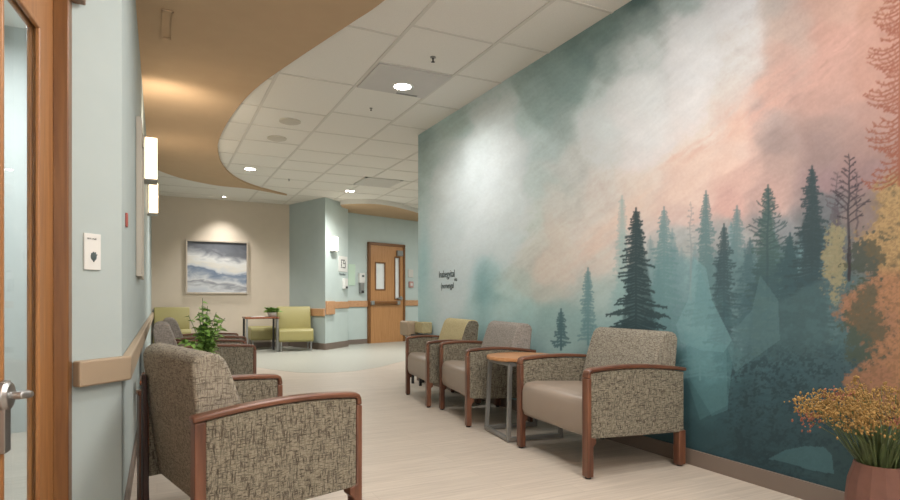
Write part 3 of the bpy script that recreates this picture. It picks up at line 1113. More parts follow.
# lettering on the mural
def text_mesh(name, body, size, loc, rot, mat, parent=None, depth=0.001, sx=1.0):
    c = bpy.data.curves.new(name, 'FONT')
    c.body = body
    c.size = size
    c.extrude = depth
    c.align_x = 'LEFT'
    tmp = bpy.data.objects.new(name, c)
    col.objects.link(tmp)
    dg = bpy.context.evaluated_depsgraph_get()
    m = bpy.data.meshes.new_from_object(tmp.evaluated_get(dg))
    bpy.data.objects.remove(tmp)
    m.materials.clear()
    m.materials.append(mat)
    o = bpy.data.objects.new(name, m)
    o.location = loc
    o.rotation_euler = rot
    o.scale = (sx, 1, 1)
    col.objects.link(o)
    if parent:
        o.parent = parent
    return o


ROT_MURAL = (PI / 2, 0, -PI / 2)
lt = thing('wall_lettering', 'small dark grey lettering in three lines on pale left end of mural', 'lettering', (2.678, 5.66, 1.04))
for body, sz, dy, dz, mat in (('Inabegyital', 0.105, 0.0, 0.115, 'ink_soft'), ('eta', 0.055, -0.36, 0.07, 'ink_soft'), ('(nomengal', 0.085, -0.05, 0.0, 'ink_soft')):
    text_mesh('text_line', body, sz, (0, dy, dz), ROT_MURAL, M[mat], lt, sx=0.85 if sz > 0.06 else 1)


# ------------------------------------------------------------------ lounge chairs
def arch(x, D):
    t = x / D
    return 0.512 + 0.045 * math.sin(PI * (0.10 + 0.66 * t))


def make_chair(name, label, W, D, loc, rz, group=None, seat_mat='vinyl', back_mat='fabric', side_mat='fabric_side', in_mat='fabric', rear_post=False, back_side=None, lean=0.0):
    """chair faces its local +x; origin on the floor at the middle of its rear edge"""
    t = thing(name, label, 'chair', (*loc, 0), rz, group)
    AW = 0.052
    hw = W / 2
    for s in (1, -1):
        yo, yi = s * hw, s * (hw - AW)
        y0, y1 = min(yo, yi), max(yo, yi)
        # upholstered arm panel
        bm = bmesh.new()
        n = 12
        x0, x1 = (0.036 if rear_post else 0.012), D - 0.024
        pts = [(x0, 0.19), (x1, 0.205)] + [(x1 - (x1 - x0) * k / n, arch(x1 - (x1 - x0) * k / n, D) - 0.004) for k in range(n + 1)]
        side_prism(bm, pts, y0 + 0.004, y1 - 0.004)
        finish(bm, 'arm_panel', M[side_mat], t, 0.006)
        # bent wooden arm rest capping the panel and turning down at the front
        bm = bmesh.new()
        path = [((D - 0.028) * k / 14.0, arch((D - 0.028) * k / 14.0, D)) for k in range(15)]
        zf = path[-1][1]
        xf = path[-1][0]
        for k in range(1, 6):
            a = k / 5 * PI / 2
            path.append((xf + (D - 0.020 - xf) * math.sin(a), zf - 0.03 * (1 - math.cos(a))))
        path[0] = (-0.004, path[0][1])
        TH = 0.020
        ring = []
        for i, (px_, pz_) in enumerate(path):
            q0, q1 = path[max(0, i - 1)], path[min(len(path) - 1, i + 1)]
            tx, tz = q1[0] - q0[0], q1[1] - q0[1]
            l = math.hypot(tx, tz)
            nx_, nz_ = -tz / l, tx / l
            ring.append([bm.verts.new((px_ + nx_ * o_ * TH, y_, pz_ + nz_ * o_ * TH)) for (y_, o_) in ((y0, 0), (y1, 0), (y1, 1), (y0, 1))])
        for i in range(len(ring) - 1):
            for k in range(4):
                bm.faces.new((ring[i][k], ring[i][(k + 1) % 4], ring[i + 1][(k + 1) % 4], ring[i + 1][k]))
        bm.faces.new(ring[0][::-1])
        bm.faces.new(ring[-1])
        finish(bm, 'arm_rest', M['chairwood'], t, 0.006)
        # front leg runs up to the arm
        bm = bmesh.new()
        side_prism(bm, [(D - 0.038, 0.01), (D, 0.01), (D, 0.515), (D - 0.024, 0.518), (D - 0.024, 0.215), (D - 0.055, 0.205), (D - 0.055, 0.18), (D - 0.038, 0.165)],
                   y0 + 0.001, y1 - 0.001)
        lg = finish(bm, 'leg', M['chairwood_v'], t, 0.004)
        bm = bmesh.new()
        lathe(bm, [(0.016, 0), (0.018, 0.012)], 12, (D - 0.020, (y0 + y1) / 2, 0))
        finish(bm, 'glide', M['glide'], lg)
        # rear leg
        bm = bmesh.new()
        top = 0.527 if rear_post else 0.20
        lw = 0.036 if rear_post else 0.046
        side_prism(bm, [(0.0, 0.01), (lw, 0.01), (lw, top), (0.0, top)], y0 + 0.002, y1 - 0.002)
        lg = finish(bm, 'leg', M['chairwood_v'], t, 0.004)
        bm = bmesh.new()
        lathe(bm, [(0.016, 0), (0.018, 0.012)], 12, (0.022, (y0 + y1) / 2, 0))
        finish(bm, 'glide', M['glide'], lg)
    # seat
    iw = hw - AW - 0.002
    bm = bmesh.new()
    side_prism(bm, [(0.10, 0.19), (D - 0.05, 0.20), (D - 0.022, 0.212), (D - 0.008, 0.25), (D - 0.008, 0.36), (D - 0.018, 0.395), (D - 0.04, 0.412), (D - 0.10, 0.418), (0.3, 0.405), (0.10, 0.39)], -iw, iw)
    finish(bm, 'seat', M[seat_mat], t, 0.010, 3)
    # back cushion, reclined, rolled top
    bm = bmesh.new()
    bw = iw - 0.004
    side_prism(bm, [(0.07, 0.20), (0.17, 0.20), (0.225, 0.40), (0.205, 0.47), (0.17, 0.58), (0.135, 0.68), (0.120, 0.715), (0.098, 0.737), (0.07, 0.745), (0.035 + lean, 0.741), (0.012 + lean, 0.727), (lean, 0.70), (0.02 + lean * 0.8, 0.5)], -bw, bw)
    mats = [M[back_mat]]
    if back_side:
        mats.append(M[back_side])
        bm.normal_update()
        for f in bm.faces:
            if abs(f.normal.y) > 0.9 or f.normal.x < -0.6 * 1:
                f.material_index = 1
        # rear face and ends take the side fabric
        for f in bm.faces:
            c = f.calc_center_median()
            f.material_index = 1 if (len(f.verts) > 4 or c.x < 0.008) else 0
    finish(bm, 'backrest', mats, t, 0.012, 3)
    if rear_post:
        bm = bmesh.new()
        side_prism(bm, [(-0.004, 0.02), (0.022, 0.02), (0.012, 0.62), (-0.002, 0.62)], hw - 0.120, hw - 0.085)
        finish(bm, 'back_support', M['chairwood_dk'], t, 0.003)
    return t


R = math.radians
G_R = 'lounge armchairs along the mural wall'
G_L = 'lounge armchairs along the left wall'
make_chair('lounge_armchair', 'taupe patterned armchair right of the round side table, largest along the mural', 0.74, 0.655, (2.645, 2.712), R(176.5), G_R)
make_chair('lounge_armchair', 'grey-backed armchair just behind the round side table, second back along the mural', 0.76, 0.54, (2.595, 4.03), R(170), G_R,
           back_mat='fabric_grey')
make_chair('lounge_armchair', 'armchair with straw-yellow back cushion, farthest of the row along the mural', 0.76, 0.50, (2.61, 4.90), R(172), G_R, back_mat='fabric_yellow', back_side='fabric_side')
ch = make_chair('lounge_armchair', 'large patterned armchair nearest the camera, its side panel facing us', 0.76, 0.62, (0.016, 2.405), R(14), G_L, rear_post=True,
                seat_mat='vinyl', lean=0.008)
ca = make_chair('lounge_armchair', 'grey armchair behind the leafy potted plant, second along the left wall', 0.68, 0.74, (-0.03, 5.23), R(0), G_L, side_mat='fabric_side', back_mat='fabric_grey')
dup(ca, (0.05, 6.40, 0), R(0), 'grey armchair farthest along the left wall, beyond the leafy potted plant')


# ------------------------------------------------------------------ olive bench seats
def olive_seat(label, W, D, loc, rz, back0, back1, group, h=0.78, low=0.17):
    t = thing('bench_seat', label, 'seat', (*loc, 0), rz, group)
    hw = W / 2
    bm = bmesh.new()
    side_prism(bm, [(0.06, low + 0.02), (D - 0.03, low), (D, low + 0.03), (D, low + 0.19), (D - 0.03, low + 0.23), (D - 0.1, low + 0.24), (0.06, low + 0.22)], -hw, hw)
    finish(bm, 'seat', M['vinyl_olive'], t, 0.015, 3)
    bm = bmesh.new()
    side_prism(bm, [(0.04, low + 0.05), (0.16, low + 0.05), (0.20, low + 0.24), (0.13, h - 0.03), (0.105, h), (0.05, h), (0.02, h - 0.03)], back0, back1)
    finish(bm, 'backrest', M['vinyl_olive'], t, 0.015, 3)
    for y in (-hw + 0.04, hw - 0.04):
        for x in (0.08, D - 0.04):
            bm = bmesh.new()
            tube(bm, [(x, y, 0), (x, y, low + 0.04)], 0.013, 10)
            finish(bm, 'leg', M['chrome'], t)
    bm = bmesh.new()
    tube(bm, [(0.015, back0 - 0.012, 0.2), (0.0, back0 - 0.012, h - 0.04)], 0.012, 8)
    finish(bm, 'side_rail', M['chrome'], t)
    return t


G_O = 'olive vinyl seats in the far corner'
olive_seat('olive green seat with chrome legs beside the walnut corner table at far wall', 0.60, 0.58, (2.29, 11.22), R(-96), -0.30, 0.30, G_O, 0.80)
olive_seat('olive green backless-looking seat mostly hidden behind the corner table', 0.5, 0.50, (1.80, 11.86), R(-90), -0.24, 0.24, G_O, 0.42)
olive_seat('olive green seat against beige wall at far left, behind leafy plant', 0.60, 0.6, (0.24, 11.84), R(-90), -0.29, 0.29, G_O, 0.79)

# corner table
ct = thing('corner_table', 'small walnut-topped corner table with steel legs under the little green plant', 'table', (1.66, 10.96, 0), R(0))
bm = bmesh.new()
box(bm, (0, 0, 0.605), (0.58, 0.46, 0.035))
finish(bm, 'tabletop', M['tabletop_dk'], ct, 0.008)
for x in (-0.26, 0.26):
    for y in (-0.2, 0.2):
        bm = bmesh.new()
        box(bm, (x, y, 0.295), (0.035, 0.035, 0.59))
        finish(bm, 'leg', M['steel'] if y < 0 else M['darkmetal'], ct, 0.004)


def leaf_quad(bm, base, direc, length, width, curl=0.25, mi=0, segs_=3, normal_hint=None):
    d = Vector(direc).normalized()
    side = d.cross(Vector((0, 0, 1)))
    if side.length < 0.1:
        side = Vector((1, 0, 0))
    side.normalize()
    side.rotate(Matrix.Rotation(random.uniform(-0.9, 0.9), 3, d))
    up = side.cross(d)
    prev = None
    for k in range(segs_ + 1):
        t = k / segs_
        w = width * 0.5 * math.sin(PI * (0.12 + 0.86 * t) ** 0.8) if k < segs_ else 0.0008
        p = Vector(base) + d * length * t - Vector((0, 0, 1)) * curl * length * t * t
        a = bm.verts.new(p - side * w + up * w * 0.25)
        c = bm.verts.new(p)
        b = bm.verts.new(p + side * w + up * w * 0.25)
        if prev:
            bm.faces.new((prev[0], prev[1], c, a)).material_index = mi
            bm.faces.new((prev[1], prev[2], b, c)).material_index = mi
        prev = (a, c, b)


# small plant on the corner table
sp_ = thing('potted_plant', 'tiny green plant in a pale pot on the walnut corner table', 'plant', (1.86, 10.95, 0.6225))
bm = bmesh.new()
lathe(bm, [(0.05, 0), (0.075, 0.02), (0.085, 0.07), (0.078, 0.075), (0.07, 0.06)], 20)
finish(bm, 'pot', M['offwhite'], sp_)
bm = bmesh.new()
for k in range(130):
    a = random.uniform(0, 2 * PI)
    rr = random.uniform(0, 0.05)
    d = (math.cos(a), math.sin(a), random.uniform(0.3, 1.4))
    leaf_quad(bm, (rr * math.cos(a), rr * math.sin(a), 0.06 + random.uniform(0, 0.05)), d, random.uniform(0.09, 0.18), 0.045, 0.35)
finish(bm, 'foliage', M['leaf'], sp_)
mg = thing('magazine', 'thin pale magazine lying on the walnut corner table', 'magazine', (1.60, 10.86, 0.6225), R(20))
bm = bmesh.new()
box(bm, (0, 0, 0.004), (0.2, 0.14, 0.008))
finish(bm, 'pages', M['paper'], mg)

# ------------------------------------------------------------------ table and plant between the left chairs
lt2 = thing('side_table', 'low square side table under the leafy plant by left wall', 'table', (0.13, 4.02, 0))
bm = bmesh.new()
box(bm, (0, 0, 0.445), (0.44, 0.44, 0.03))
finish(bm, 'tabletop', M['tabletop_dk'], lt2, 0.008)
for x in (-0.15, 0.15):
    for y in (-0.18, 0.18):
        bm = bmesh.new()
        box(bm, (x, y, 0.216), (0.04, 0.04, 0.43))
        finish(bm, 'leg', M['chairwood_v'], lt2, 0.004)
pp = thing('potted_plant', 'leafy green plant in a brown pot behind the near armchair', 'plant', (0.265, 4.0, 0.46))
bm = bmesh.new()
lathe(bm, [(0.045, 0), (0.05, 0.0), (0.062, 0.085), (0.068, 0.087), (0.068, 0.1), (0.058, 0.1), (0.055, 0.08)], 24)
finish(bm, 'pot', M['terracotta'], pp)
bm = bmesh.new()
lathe(bm, [(0.056, 0.083), (0.001, 0.086)], 20, cap=False)
finish(bm, 'soil', M['soil'], pp)
bmS, bmL = bmesh.new(), bmesh.new()
for k in range(40):
    a = random.uniform(0, 2 * PI)
    sp = random.uniform(0.02, 0.18)
    h = random.uniform(0.06, 0.37) * (1 - 0.3 * sp / 0.18)
    if k < 3:
        h = 0.39 - 0.04 * k
        sp = 0.02 + 0.03 * k
    pts = []
    for q in range(6):
        t = q / 5
        pts.append((math.cos(a) * sp * t ** 1.3, math.sin(a) * sp * t ** 1.3, 0.085 + h * t - 0.03 * t * t * (sp / 0.18)))
    tube(bmS, pts, 0.0018, 5)
    for q in range(19):
        t = random.uniform(0.2, 1)
        i = min(4, int(t * 5))
        f = t * 5 - i
        p = Vector(pts[i]).lerp(Vector(pts[i + 1]), min(1, f))
        b_ = random.uniform(0, 2 * PI)
        leaf_quad(bmL, p, (math.cos(b_), math.sin(b_), random.uniform(-0.2, 0.8)), random.uniform(0.03, 0.058), random.uniform(0.018, 0.03), 0.4)
finish(bmS, 'stems', M['leaf_dk'], pp)
finish(bmL, 'foliage', M['leaf'], pp)

# ------------------------------------------------------------------ round side table in front of the mural
rt = thing('round_side_table', 'round maple side table with grey steel frame between the armchairs by the mural', 'table', (2.25, 3.41, 0), R(-8))
bm = bmesh.new()
lathe(bm, [(0.236, 0.515), (0.245, 0.520), (0.247, 0.533), (0.243, 0.54), (0.001, 0.541)], 56)
finish(bm, 'tabletop', M['tabletop'], rt)
bm = bmesh.new()
q = 0.17
bt = 0.011
for s in (-1, 1):
    box(bm, (0, s * q, 0.5), (2 * q + 0.025, 0.025, 0.025))
    box(bm, (s * q, 0, 0.5), (0.025, 2 * q + 0.025, 0.025))
finish(bm, 'top_frame', M['steel'], rt, 0.002)
bm = bmesh.new()
Q = 0.19
for s in (-1, 1):
    box(bm, (0, s * Q, 0.02), (2 * Q + 0.025, 0.025, 0.025))
box(bm, (-Q, 0, 0.02), (0.025, 2 * Q, 0.025))
finish(bm, 'base_frame', M['steel'], rt, 0.002)
for (x, y) in ((-1, -1), (-1, 1), (1, -1), (1, 1)):
    bm = bmesh.new()
    w = 0.0125
    lo = [bm.verts.new((x * Q + a * w, y * Q + b * w, 0.005)) for a, b in ((-1, -1), (1, -1), (1, 1), (-1, 1))]
    hi = [bm.verts.new((x * q + a * w, y * q + b * w, 0.5)) for a, b in ((-1, -1), (1, -1), (1, 1), (-1, 1))]
    bm.faces.new(lo)
    bm.faces.new(hi)
    for k in range(4):
        bm.faces.new((lo[k], lo[(k + 1) % 4], hi[(k + 1) % 4], hi[k]))
    finish(bm, 'leg', M['steel'], rt, 0.002)

# ------------------------------------------------------------------ small seat at the end of the mural wall
es = thing('small_bench', 'small beige and yellow cushioned bench at far end of the mural wall', 'bench', (2.58, 5.88, 0), R(0))
bm = bmesh.new()
box(bm, (-0.05, 0.24, 0.605), (0.14, 0.24, 0.16))
finish(bm, 'end_cushion', M['rail_tan'], es, 0.02, 3)
bm = bmesh.new()
box(bm, (0.02, 0.01, 0.62), (0.12, 0.21, 0.12))
finish(bm, 'cushion', M['fabric_yellow'], es, 0.01, 3)
bm = bmesh.new()
box(bm, (-0.01, 0.13, 0.53), (0.14, 0.46, 0.03))
finish(bm, 'bench_frame', M['darkmetal'], es, 0.003)
for x in (-0.05, 0.07):
    for y in (-0.07, 0.14):
        bm = bmesh.new()
        box(bm, (x, y, 0.26), (0.025, 0.025, 0.52))
        finish(bm, 'leg', M['darkmetal'], es)

# ------------------------------------------------------------------ vase of dried flowers
vx, vy = 2.325, 1.21
va = thing('flower_vase', 'faceted terracotta floor vase with dried golden flowers and grasses beside the mural', 'vase', (vx, vy, 0), R(12))
bm = bmesh.new()
lathe(bm, [(0.075, 0), (0.09, 0.01), (0.118, 0.12), (0.122, 0.2), (0.113, 0.27), (0.093, 0.325), (0.091, 0.335), (0.081, 0.335), (0.087, 0.29)], 14)
bmesh.ops.scale(bm, vec=(0.88, 0.88, 1.0), verts=bm.verts)
finish(bm, 'vase_body', M['terracotta'], va, 0.002, angle=12)
bm = bmesh.new()
for k in range(64):
    a = random.uniform(0, 2 * PI)
    r0 = random.uniform(0.0, 0.06)
    out = random.uniform(0.03, 0.15)
    h = random.uniform(0.16, 0.30)
    pts = []
    w = random.uniform(0.005, 0.010)
    base = Vector((r0 * math.cos(a), r0 * math.sin(a), 0.30))
    side = Vector((-math.sin(a + 0.5), math.cos(a + 0.5), 0))
    prev = None
    for q_ in range(7):
        t = q_ / 6
        p = base + Vector((math.cos(a) * out * t * t, math.sin(a) * out * t * t, h * t - 0.04 * t ** 3))
        ww = w * (1 - t ** 2) + 0.0005
        v = (bm.verts.new(p - side * ww), bm.verts.new(p + side * ww))
        if prev:
            bm.faces.new((prev[0], prev[1], v[1], v[0]))
        prev = v
finish(bm, 'grass_leaves', M['grassleaf'], va)
bmB, bmT, bmP = bmesh.new(), bmesh.new(), bmesh.new()
for k in range(70):
    a = random.uniform(0, 2 * PI)
    sp = 0.04 + 0.21 * math.sqrt(random.random())
    h = 0.175 + 0.075 * random.random() - 0.05 * (sp / 0.25) ** 2
    top = Vector((math.cos(a) * sp, math.sin(a) * sp, 0.34 + h))
    base = Vector((math.cos(a) * 0.05, math.sin(a) * 0.05, 0.31))
    tube(bmT, [base, base.lerp(top, 0.5) + Vector((0, 0, 0.03)), top], 0.0018, 5)
    out = (top - base).normalized()
    for q_ in range(60):
        p = top + Vector((random.gauss(0, 0.022), random.gauss(0, 0.022), random.gauss(0, 0.018)))
        r_ = random.uniform(0.002, 0.0044)
        tgt = bmP if (k % 17 == 0) else bmB
        bmesh.ops.create_icosphere(tgt, subdivisions=1, radius=r_, matrix=Matrix.Translation(p) @ Matrix.Diagonal((1, 1, random.uniform(0.8, 1.8), 1)))
for (dx, dy, dz) in ((-0.20, 0.19, 0.22), (-0.06, 0.05, 0.31), (-0.21, 0.12, 0.18), (0.2, 0.05, 0.26), (0.05, -0.1, 0.29)):
    tube(bmT, [(0, 0, 0.33), (dx * 0.4, dy * 0.4, 0.33 + dz * 0.65), (dx, dy, 0.33 + dz)], [0.002, 0.0018, 0.001], 5)
    for q_ in range(6):
        bmesh.ops.create_icosphere(bmB, subdivisions=1, radius=random.uniform(0.004, 0.008), matrix=Matrix.Translation(Vector((dx, dy, 0.33 + dz)) + Vector((random.gauss(0, .012), random.gauss(0, .012), random.gauss(0, .012)))))
finish(bmT, 'stems', M['grassleaf'], va)
finish(bmB, 'blossoms', M['blossom'], va)
finish(bmP, 'blossoms', M['blossom_pink'], va)


# ------------------------------------------------------------------ ceiling fittings
def downlight(x, y, z, label, energy, r=0.075, spot=R(130), group='round recessed downlights', col_=NEUT, soft=0.07):
    t = thing('recessed_downlight', label, 'ceiling light', (x, y, z), 0, group)
    bm = bmesh.new()
    lathe(bm, [(r, -0.004), (r + 0.02, -0.006), (r + 0.024, 0.0)], 32, cap=False)
    finish(bm, 'trim_ring', M['white'], t)
    bm = bmesh.new()
    lathe(bm, [(r + 0.002, -0.003), (0.001, -0.003)], 32, cap=False)
    finish(bm, 'lens', M['lampglow'], t)
    l = lamp('downlight_lamp', 'SPOT', (x, y, z - 0.02), energy, col_, soft, spot=spot, blend=0.8)
    return t


lp = thing('ceiling_light_panel', 'square grey ceiling panel holding the nearest round downlight', 'ceiling panel', (1.90, 4.735, CEIL - 0.006))
bm = bmesh.new()
box(bm, (0, 0, -0.004), (0.64, 0.585, 0.012))
finish(bm, 'panel', M['greypanel'], lp, 0.002)
bm = bmesh.new()
box(bm, (0.14, 0.26, -0.012), (0.2, 0.022, 0.006))
finish(bm, 'access_latch', M['steel'], lp)
downlight(1.93, 4.82, CEIL - 0.016, 'bright round downlight in the grey ceiling panel near the mural', 40, spot=R(165))
downlight(1.202, 8.907, CEIL, 'round downlight at left beside the curved tan soffit', 150, spot=R(155))
downlight(2.997, 9.934, CEIL, 'round downlight just beside the ceiling air vent', 150, spot=R(155))
downlight(4.979, 12.45, 2.72, 'small round downlight in the tan soffit above the far door', 35)
downlight(1.10, 11.5, CEIL, 'downlight close to the beige wall above the framed abstract painting', 75, r=0.03, spot=R(100))
vt = thing('air_vent', 'square louvred air vent in the tiled ceiling near the far hallway', 'vent', (3.17, 8.98, CEIL))
bm = bmesh.new()
for (cx_, cy_, sx_, sy_) in ((0, -0.29, 0.62, 0.04), (0, 0.29, 0.62, 0.04), (-0.29, 0, 0.04, 0.62), (0.29, 0, 0.04, 0.62)):
    box(bm, (cx_, cy_, -0.008), (sx_, sy_, 0.016))
finish(bm, 'vent_frame', M['offwhite'], vt, 0.002)
bm = bmesh.new()
box(bm, (0, 0, -0.003), (0.56, 0.56, 0.006))
finish(bm, 'vent_backing', M['darkmetal'], vt)
bm = bmesh.new()
for k in range(9):
    box(bm, (0, -0.25 + k * 0.0625, -0.012), (0.54, 0.036, 0.005), rx=-0.25)
finish(bm, 'louvres', M['offwhite'], vt)

for (x, y, lab) in ((1.258, 6.331, 'flat beige ceiling speaker disc, nearer of the two beside the soffit'), (1.254, 7.063, 'flat beige ceiling speaker disc, farther of the two beside the soffit')):
    bm = bmesh.new()
    lathe(bm, [(0.11, 0), (0.11, -0.012), (0.08, -0.022), (0.001, -0.024)], 28, (x, y, CEIL), cap=False)
    tag(finish(bm, 'ceiling_disc', M['frame_white']), lab, 'detector', 'flat discs on the ceiling')
for (x, y, lab, s) in ((1.923, 4.169, 'dark sprinkler head nearest the camera, right of the ceiling light panel', 0.75), (1.887, 5.548, 'small sprinkler head just beyond the ceiling light panel', 0.5),
                       (1.847, 9.372, 'tiny sprinkler head far back on the tiled ceiling', 0.6)):
    t = thing('sprinkler_head', lab, 'sprinkler', (x, y, CEIL), 0, 'sprinkler heads')
    bm = bmesh.new()
    lathe(bm, [(0.03 * s, 0), (0.03 * s, -0.006), (0.001, -0.008)], 20, cap=False)
    finish(bm, 'escutcheon', M['steel'], t)
    bm = bmesh.new()
    tube(bm, [(0, 0, -0.006), (0, 0, -0.05 * s)], 0.009 * s, 10)
    lathe(bm, [(0.001, -0.05 * s), (0.022 * s, -0.052 * s), (0.001, -0.056 * s)], 14, cap=False)
    finish(bm, 'nozzle', M['darkmetal'], t)
bm = bmesh.new()
for (cx_, cy_, sx_, sy_) in ((0.063, 4.20, 0.07, 0.012), (0.063, 4.64, 0.07, 0.012), (0.034, 4.42, 0.012, 0.45), (0.092, 4.42, 0.012, 0.45)):
    box(bm, (cx_, cy_, 2.776), (sx_, sy_, 0.01))
tag(finish(bm, 'access_frame', M['tan']), 'narrow tan rectangular access frame on the soffit above the left wall', 'access panel')


# ------------------------------------------------------------------ wall sconces
def sconce(x, y, z, label, h, w, dpt, rz, mat, energy, group='glowing wall sconces', colr=WARM, up=1.0, tilt=0.0):
    t = thing('wall_sconce', label, 'wall lamp', (x, y, z), rz, group)
    bm = bmesh.new()
    box(bm, (0.008, 0, 0), (0.016, w * 0.8, h * 1.12))
    finish(bm, 'backplate', M['steel'], t, 0.002)
    bm = bmesh.new()
    box(bm, (0.02 + dpt / 2, 0, 0), (dpt, w, h))
    finish(bm, 'shade', M[mat], t, 0.006)
    bm = bmesh.new()
    box(bm, (0.016 + dpt / 2, 0, -h / 2 - 0.008), (dpt + 0.01, w + 0.006, 0.014))
    finish(bm, 'bottom_rim', M['steel'], t, 0.002)
    c, s_ = math.cos(rz), math.sin(rz)
    lamp('sconce_lamp', 'POINT', (x + c * (dpt + 0.08), y + s_ * (dpt + 0.08), z), energy * 0.4, colr, 0.06)
    lamp('sconce_uplight', 'SPOT', (x + c * (dpt + 0.05), y + s_ * (dpt + 0.05) - 0.05, z + h / 2 + 0.03), energy * up, colr, 0.08, rot=(PI - tilt, 0, 0), spot=R(140), blend=1.0)
    return t


sconce(-0.108, 5.55, 2.09, 'nearer glowing box sconce high on the left wall', 0.34, 0.20, 0.09, 0, 'sconceglow', 6, up=3.4, tilt=1.1)
sconce(-0.100, 7.65, 2.09, 'farther glowing box sconce high on the left wall', 0.34, 0.20, 0.09, 0, 'sconceglow', 6, up=0.15)
cd = (Vector(P3) - Vector(P2)).normalized()
cpos = Vector(P2) + cd * 0.25
crz = math.atan2(-cd.x, cd.y)
sconce(cpos.x, cpos.y, 1.97, 'glowing white sconce on the pale aqua column face', 0.26, 0.16, 0.07, crz, 'sconceglow_cool', 3, up=0.2)


# ------------------------------------------------------------------ pictures and wall fittings
pt = thing('framed_painting', 'framed abstract grey, white and blue painting on the beige wall', 'picture', (1.02, 11.897, 1.535))
bm = bmesh.new()
w, h, t = 1.10, 1.0, 0.03
for (cx_, cz_, sx_, sz_) in ((-w / 2 + t / 2, 0, t, h), (w / 2 - t / 2, 0, t, h), (0, h / 2 - t / 2, w - 2 * t - 0.001, t), (0, -h / 2 + t / 2, w - 2 * t - 0.001, t)):
    box(bm, (cx_, -0.022, cz_), (sx_, 0.04, sz_))
finish(bm, 'picture_frame', M['frame'], pt, 0.003)
bm = bmesh.new()
box(bm, (0, -0.012, 0), (w - 2 * t, 0.02, h - 2 * t))
finish(bm, 'canvas', M['canvas'], pt)

pf = thing('wall_picture', 'pale framed picture seen edge-on along the left wall before the sconces', 'picture', (WALL_X + 0.008, 4.55, 1.57))
bm = bmesh.new()
for (cy_, cz_, sy_, sz_) in ((-0.36, 0, 0.03, 1.0), (0.36, 0, 0.03, 1.0), (0, 0.485, 0.688, 0.03), (0, -0.485, 0.688, 0.03)):
    box(bm, (0.015, cy_, cz_), (0.032, sy_, sz_))
finish(bm, 'picture_frame', M['frame_white'], pf, 0.003)
bm = bmesh.new()
box(bm, (0.008, 0, 0), (0.012, 0.69, 0.94))
finish(bm, 'print', M['paper'], pf)


def plate(name, label, cat, pos, rz, w, h, d, mat, z, group=None, extras=()):
    t = thing(name, label, cat, (pos[0], pos[1], z), rz, group)
    bm = bmesh.new()
    box(bm, (0, -d / 2, 0), (w, d, h))
    finish(bm, 'plate', M[mat], t, min(0.004, d / 4))
    for nm, cx_, cz_, sx_, sz_, m_ in extras:
        bm = bmesh.new()
        box(bm, (cx_, -d - 0.001, cz_), (sx_, 0.003, sz_))
        finish(bm, nm, M[m_], t)
    return t


def proj_line(a, b, px):
    """point on the wall line a-b; px is the fraction"""
    return along(a, b, px)


# notice on the near angled wall
ang45 = math.atan2(2.66 - 2.515, WALL_X - JX)
nn = Vector((math.sin(ang45), -math.cos(ang45)))
p = along((JX, 2.515), (WALL_X, 2.66), 0.37)
nt_ = thing('wall_notice', 'small white notice plate with dark hand mark on the near left wall', 'sign', (p[0] + nn.x * 0.001, p[1] + nn.y * 0.001, 1.10), ang45)
bm = bmesh.new()
box(bm, (0, -0.003, 0), (0.068, 0.006, 0.135))
finish(bm, 'plate', M['paper'], nt_, 0.001)
for k, tx in enumerate(('Please Wash',)):
    text_mesh('text_line', 'nrv rue', 0.013, (-0.023, -0.0065, 0.045), (PI / 2, 0, 0), M['ink'], nt_, 0.0004)
bm = bmesh.new()
lathe(bm, [(0.001, 0), (0.013, 0.0), (0.011, 0.002), (0.001, 0.003)], 12, cap=False)
bmesh.ops.transform(bm, matrix=Matrix.Translation((0.004, -0.006, -0.018)) @ Matrix.Rotation(PI / 2, 4, 'X') @ Matrix.Diagonal((1, 1.25, 1, 1)), verts=bm.verts)
for (dx, dz) in ((-0.010, 0.012), (-0.002, 0.018), (0.007, 0.016), (0.013, 0.008), (0.0, -0.02)):
    tube(bm, [(0.004, -0.0068, -0.018), (0.004 + dx, -0.0068, -0.018 + dz)], 0.0025, 6)
finish(bm, 'hand_mark', M['ink_soft'], nt_)
bm = bmesh.new()
box(bm, (WALL_X + 0.006, 2.95, 1.27), (0.010, 0.05, 0.06))
tag(finish(bm, 'alarm_button', M['redplastic'], bevel=0.003), 'small red button high on the left wall before the framed picture', 'button')

# column and hall fittings
colrz = math.atan2(cd.y, cd.x)


def on_col(s):
    n_ = Vector((cd.y, -cd.x)) * 0.001
    p_ = Vector(P2) + cd * s + n_
    return p_.x, p_.y


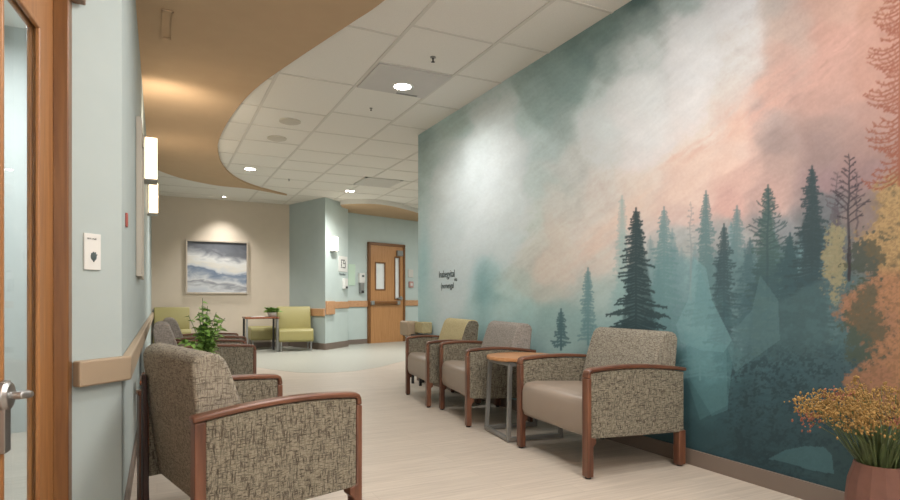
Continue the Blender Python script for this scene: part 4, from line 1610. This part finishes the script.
t = plate('wall_sign', 'square white sign with line icon below the sconce on the aqua column', 'sign', on_col(0.68), colrz, 0.36, 0.30, 0.008, 'paper', 1.62)
bm = bmesh.new()
for (cx_, cz_, sx_, sz_) in ((-0.075, 0.0, 0.016, 0.16), (0.085, -0.01, 0.016, 0.13), (0.0, 0.075, 0.14, 0.016), (0.03, -0.07, 0.12, 0.016), (0.04, 0.01, 0.08, 0.014), (0.02, 0.04, 0.014, 0.05)):
    box(bm, (cx_, -0.010, cz_), (sx_, 0.003, sz_))
finish(bm, 'icon', M['ink'], t)
t2 = thing('sign_caption', 'thin strip of small grey writing below the square sign on the column', 'lettering', (on_col(0.54)[0], on_col(0.54)[1], 1.40), colrz)
text_mesh('text_line', 'lesonlee', 0.075, (0, -0.002, 0), (PI / 2, 0, 0), M['ink_soft'], t2, 0.001)
t = plate('dispenser', 'small wall dispenser on the aqua column right of its corner', 'dispenser', on_col(0.72), colrz, 0.12, 0.20, 0.06, 'white', 1.24, extras=(('drip_tray', 0.01, -0.075, 0.08, 0.04, 'darkmetal'),))
t = plate('notice_board', 'pale green vertical notice board between column and far door', 'board', on_hall(-0.40, 0.002), ang, 0.17, 0.44, 0.012, 'greenpaper', 1.44)
hrz = ang
t = plate('sanitizer_station', 'tall white and grey sanitizer dispenser just left of the far door', 'dispenser', on_hall(-0.17, 0.002), hrz, 0.14, 0.2, 0.06, 'white', 1.38,
          extras=(('label_patch', 0.02, 0.04, 0.06, 0.04, 'ink_soft'),))
bm = bmesh.new()
box(bm, (-0.01, -0.045, -0.21), (0.09, 0.08, 0.22))
f = finish(bm, 'reservoir', M['steel'], t, 0.01)
bm = bmesh.new()
box(bm, (-0.01, -0.088, -0.29), (0.06, 0.01, 0.05))
finish(bm, 'nozzle', M['darkmetal'], f)
plate('alarm_pull', 'small reddish alarm box on the hall wall right of the far door', 'alarm', on_hall(1.22, 0.002), hrz, 0.12, 0.14, 0.04, 'pinkplastic', 1.27,
      extras=(('alarm_face', 0, 0, 0.06, 0.06, 'white'),))
plate('wall_plate', 'blank white plate above the alarm box right of the far door', 'plate', on_hall(1.22, 0.002), hrz, 0.15, 0.18, 0.015, 'offwhite', 1.52)
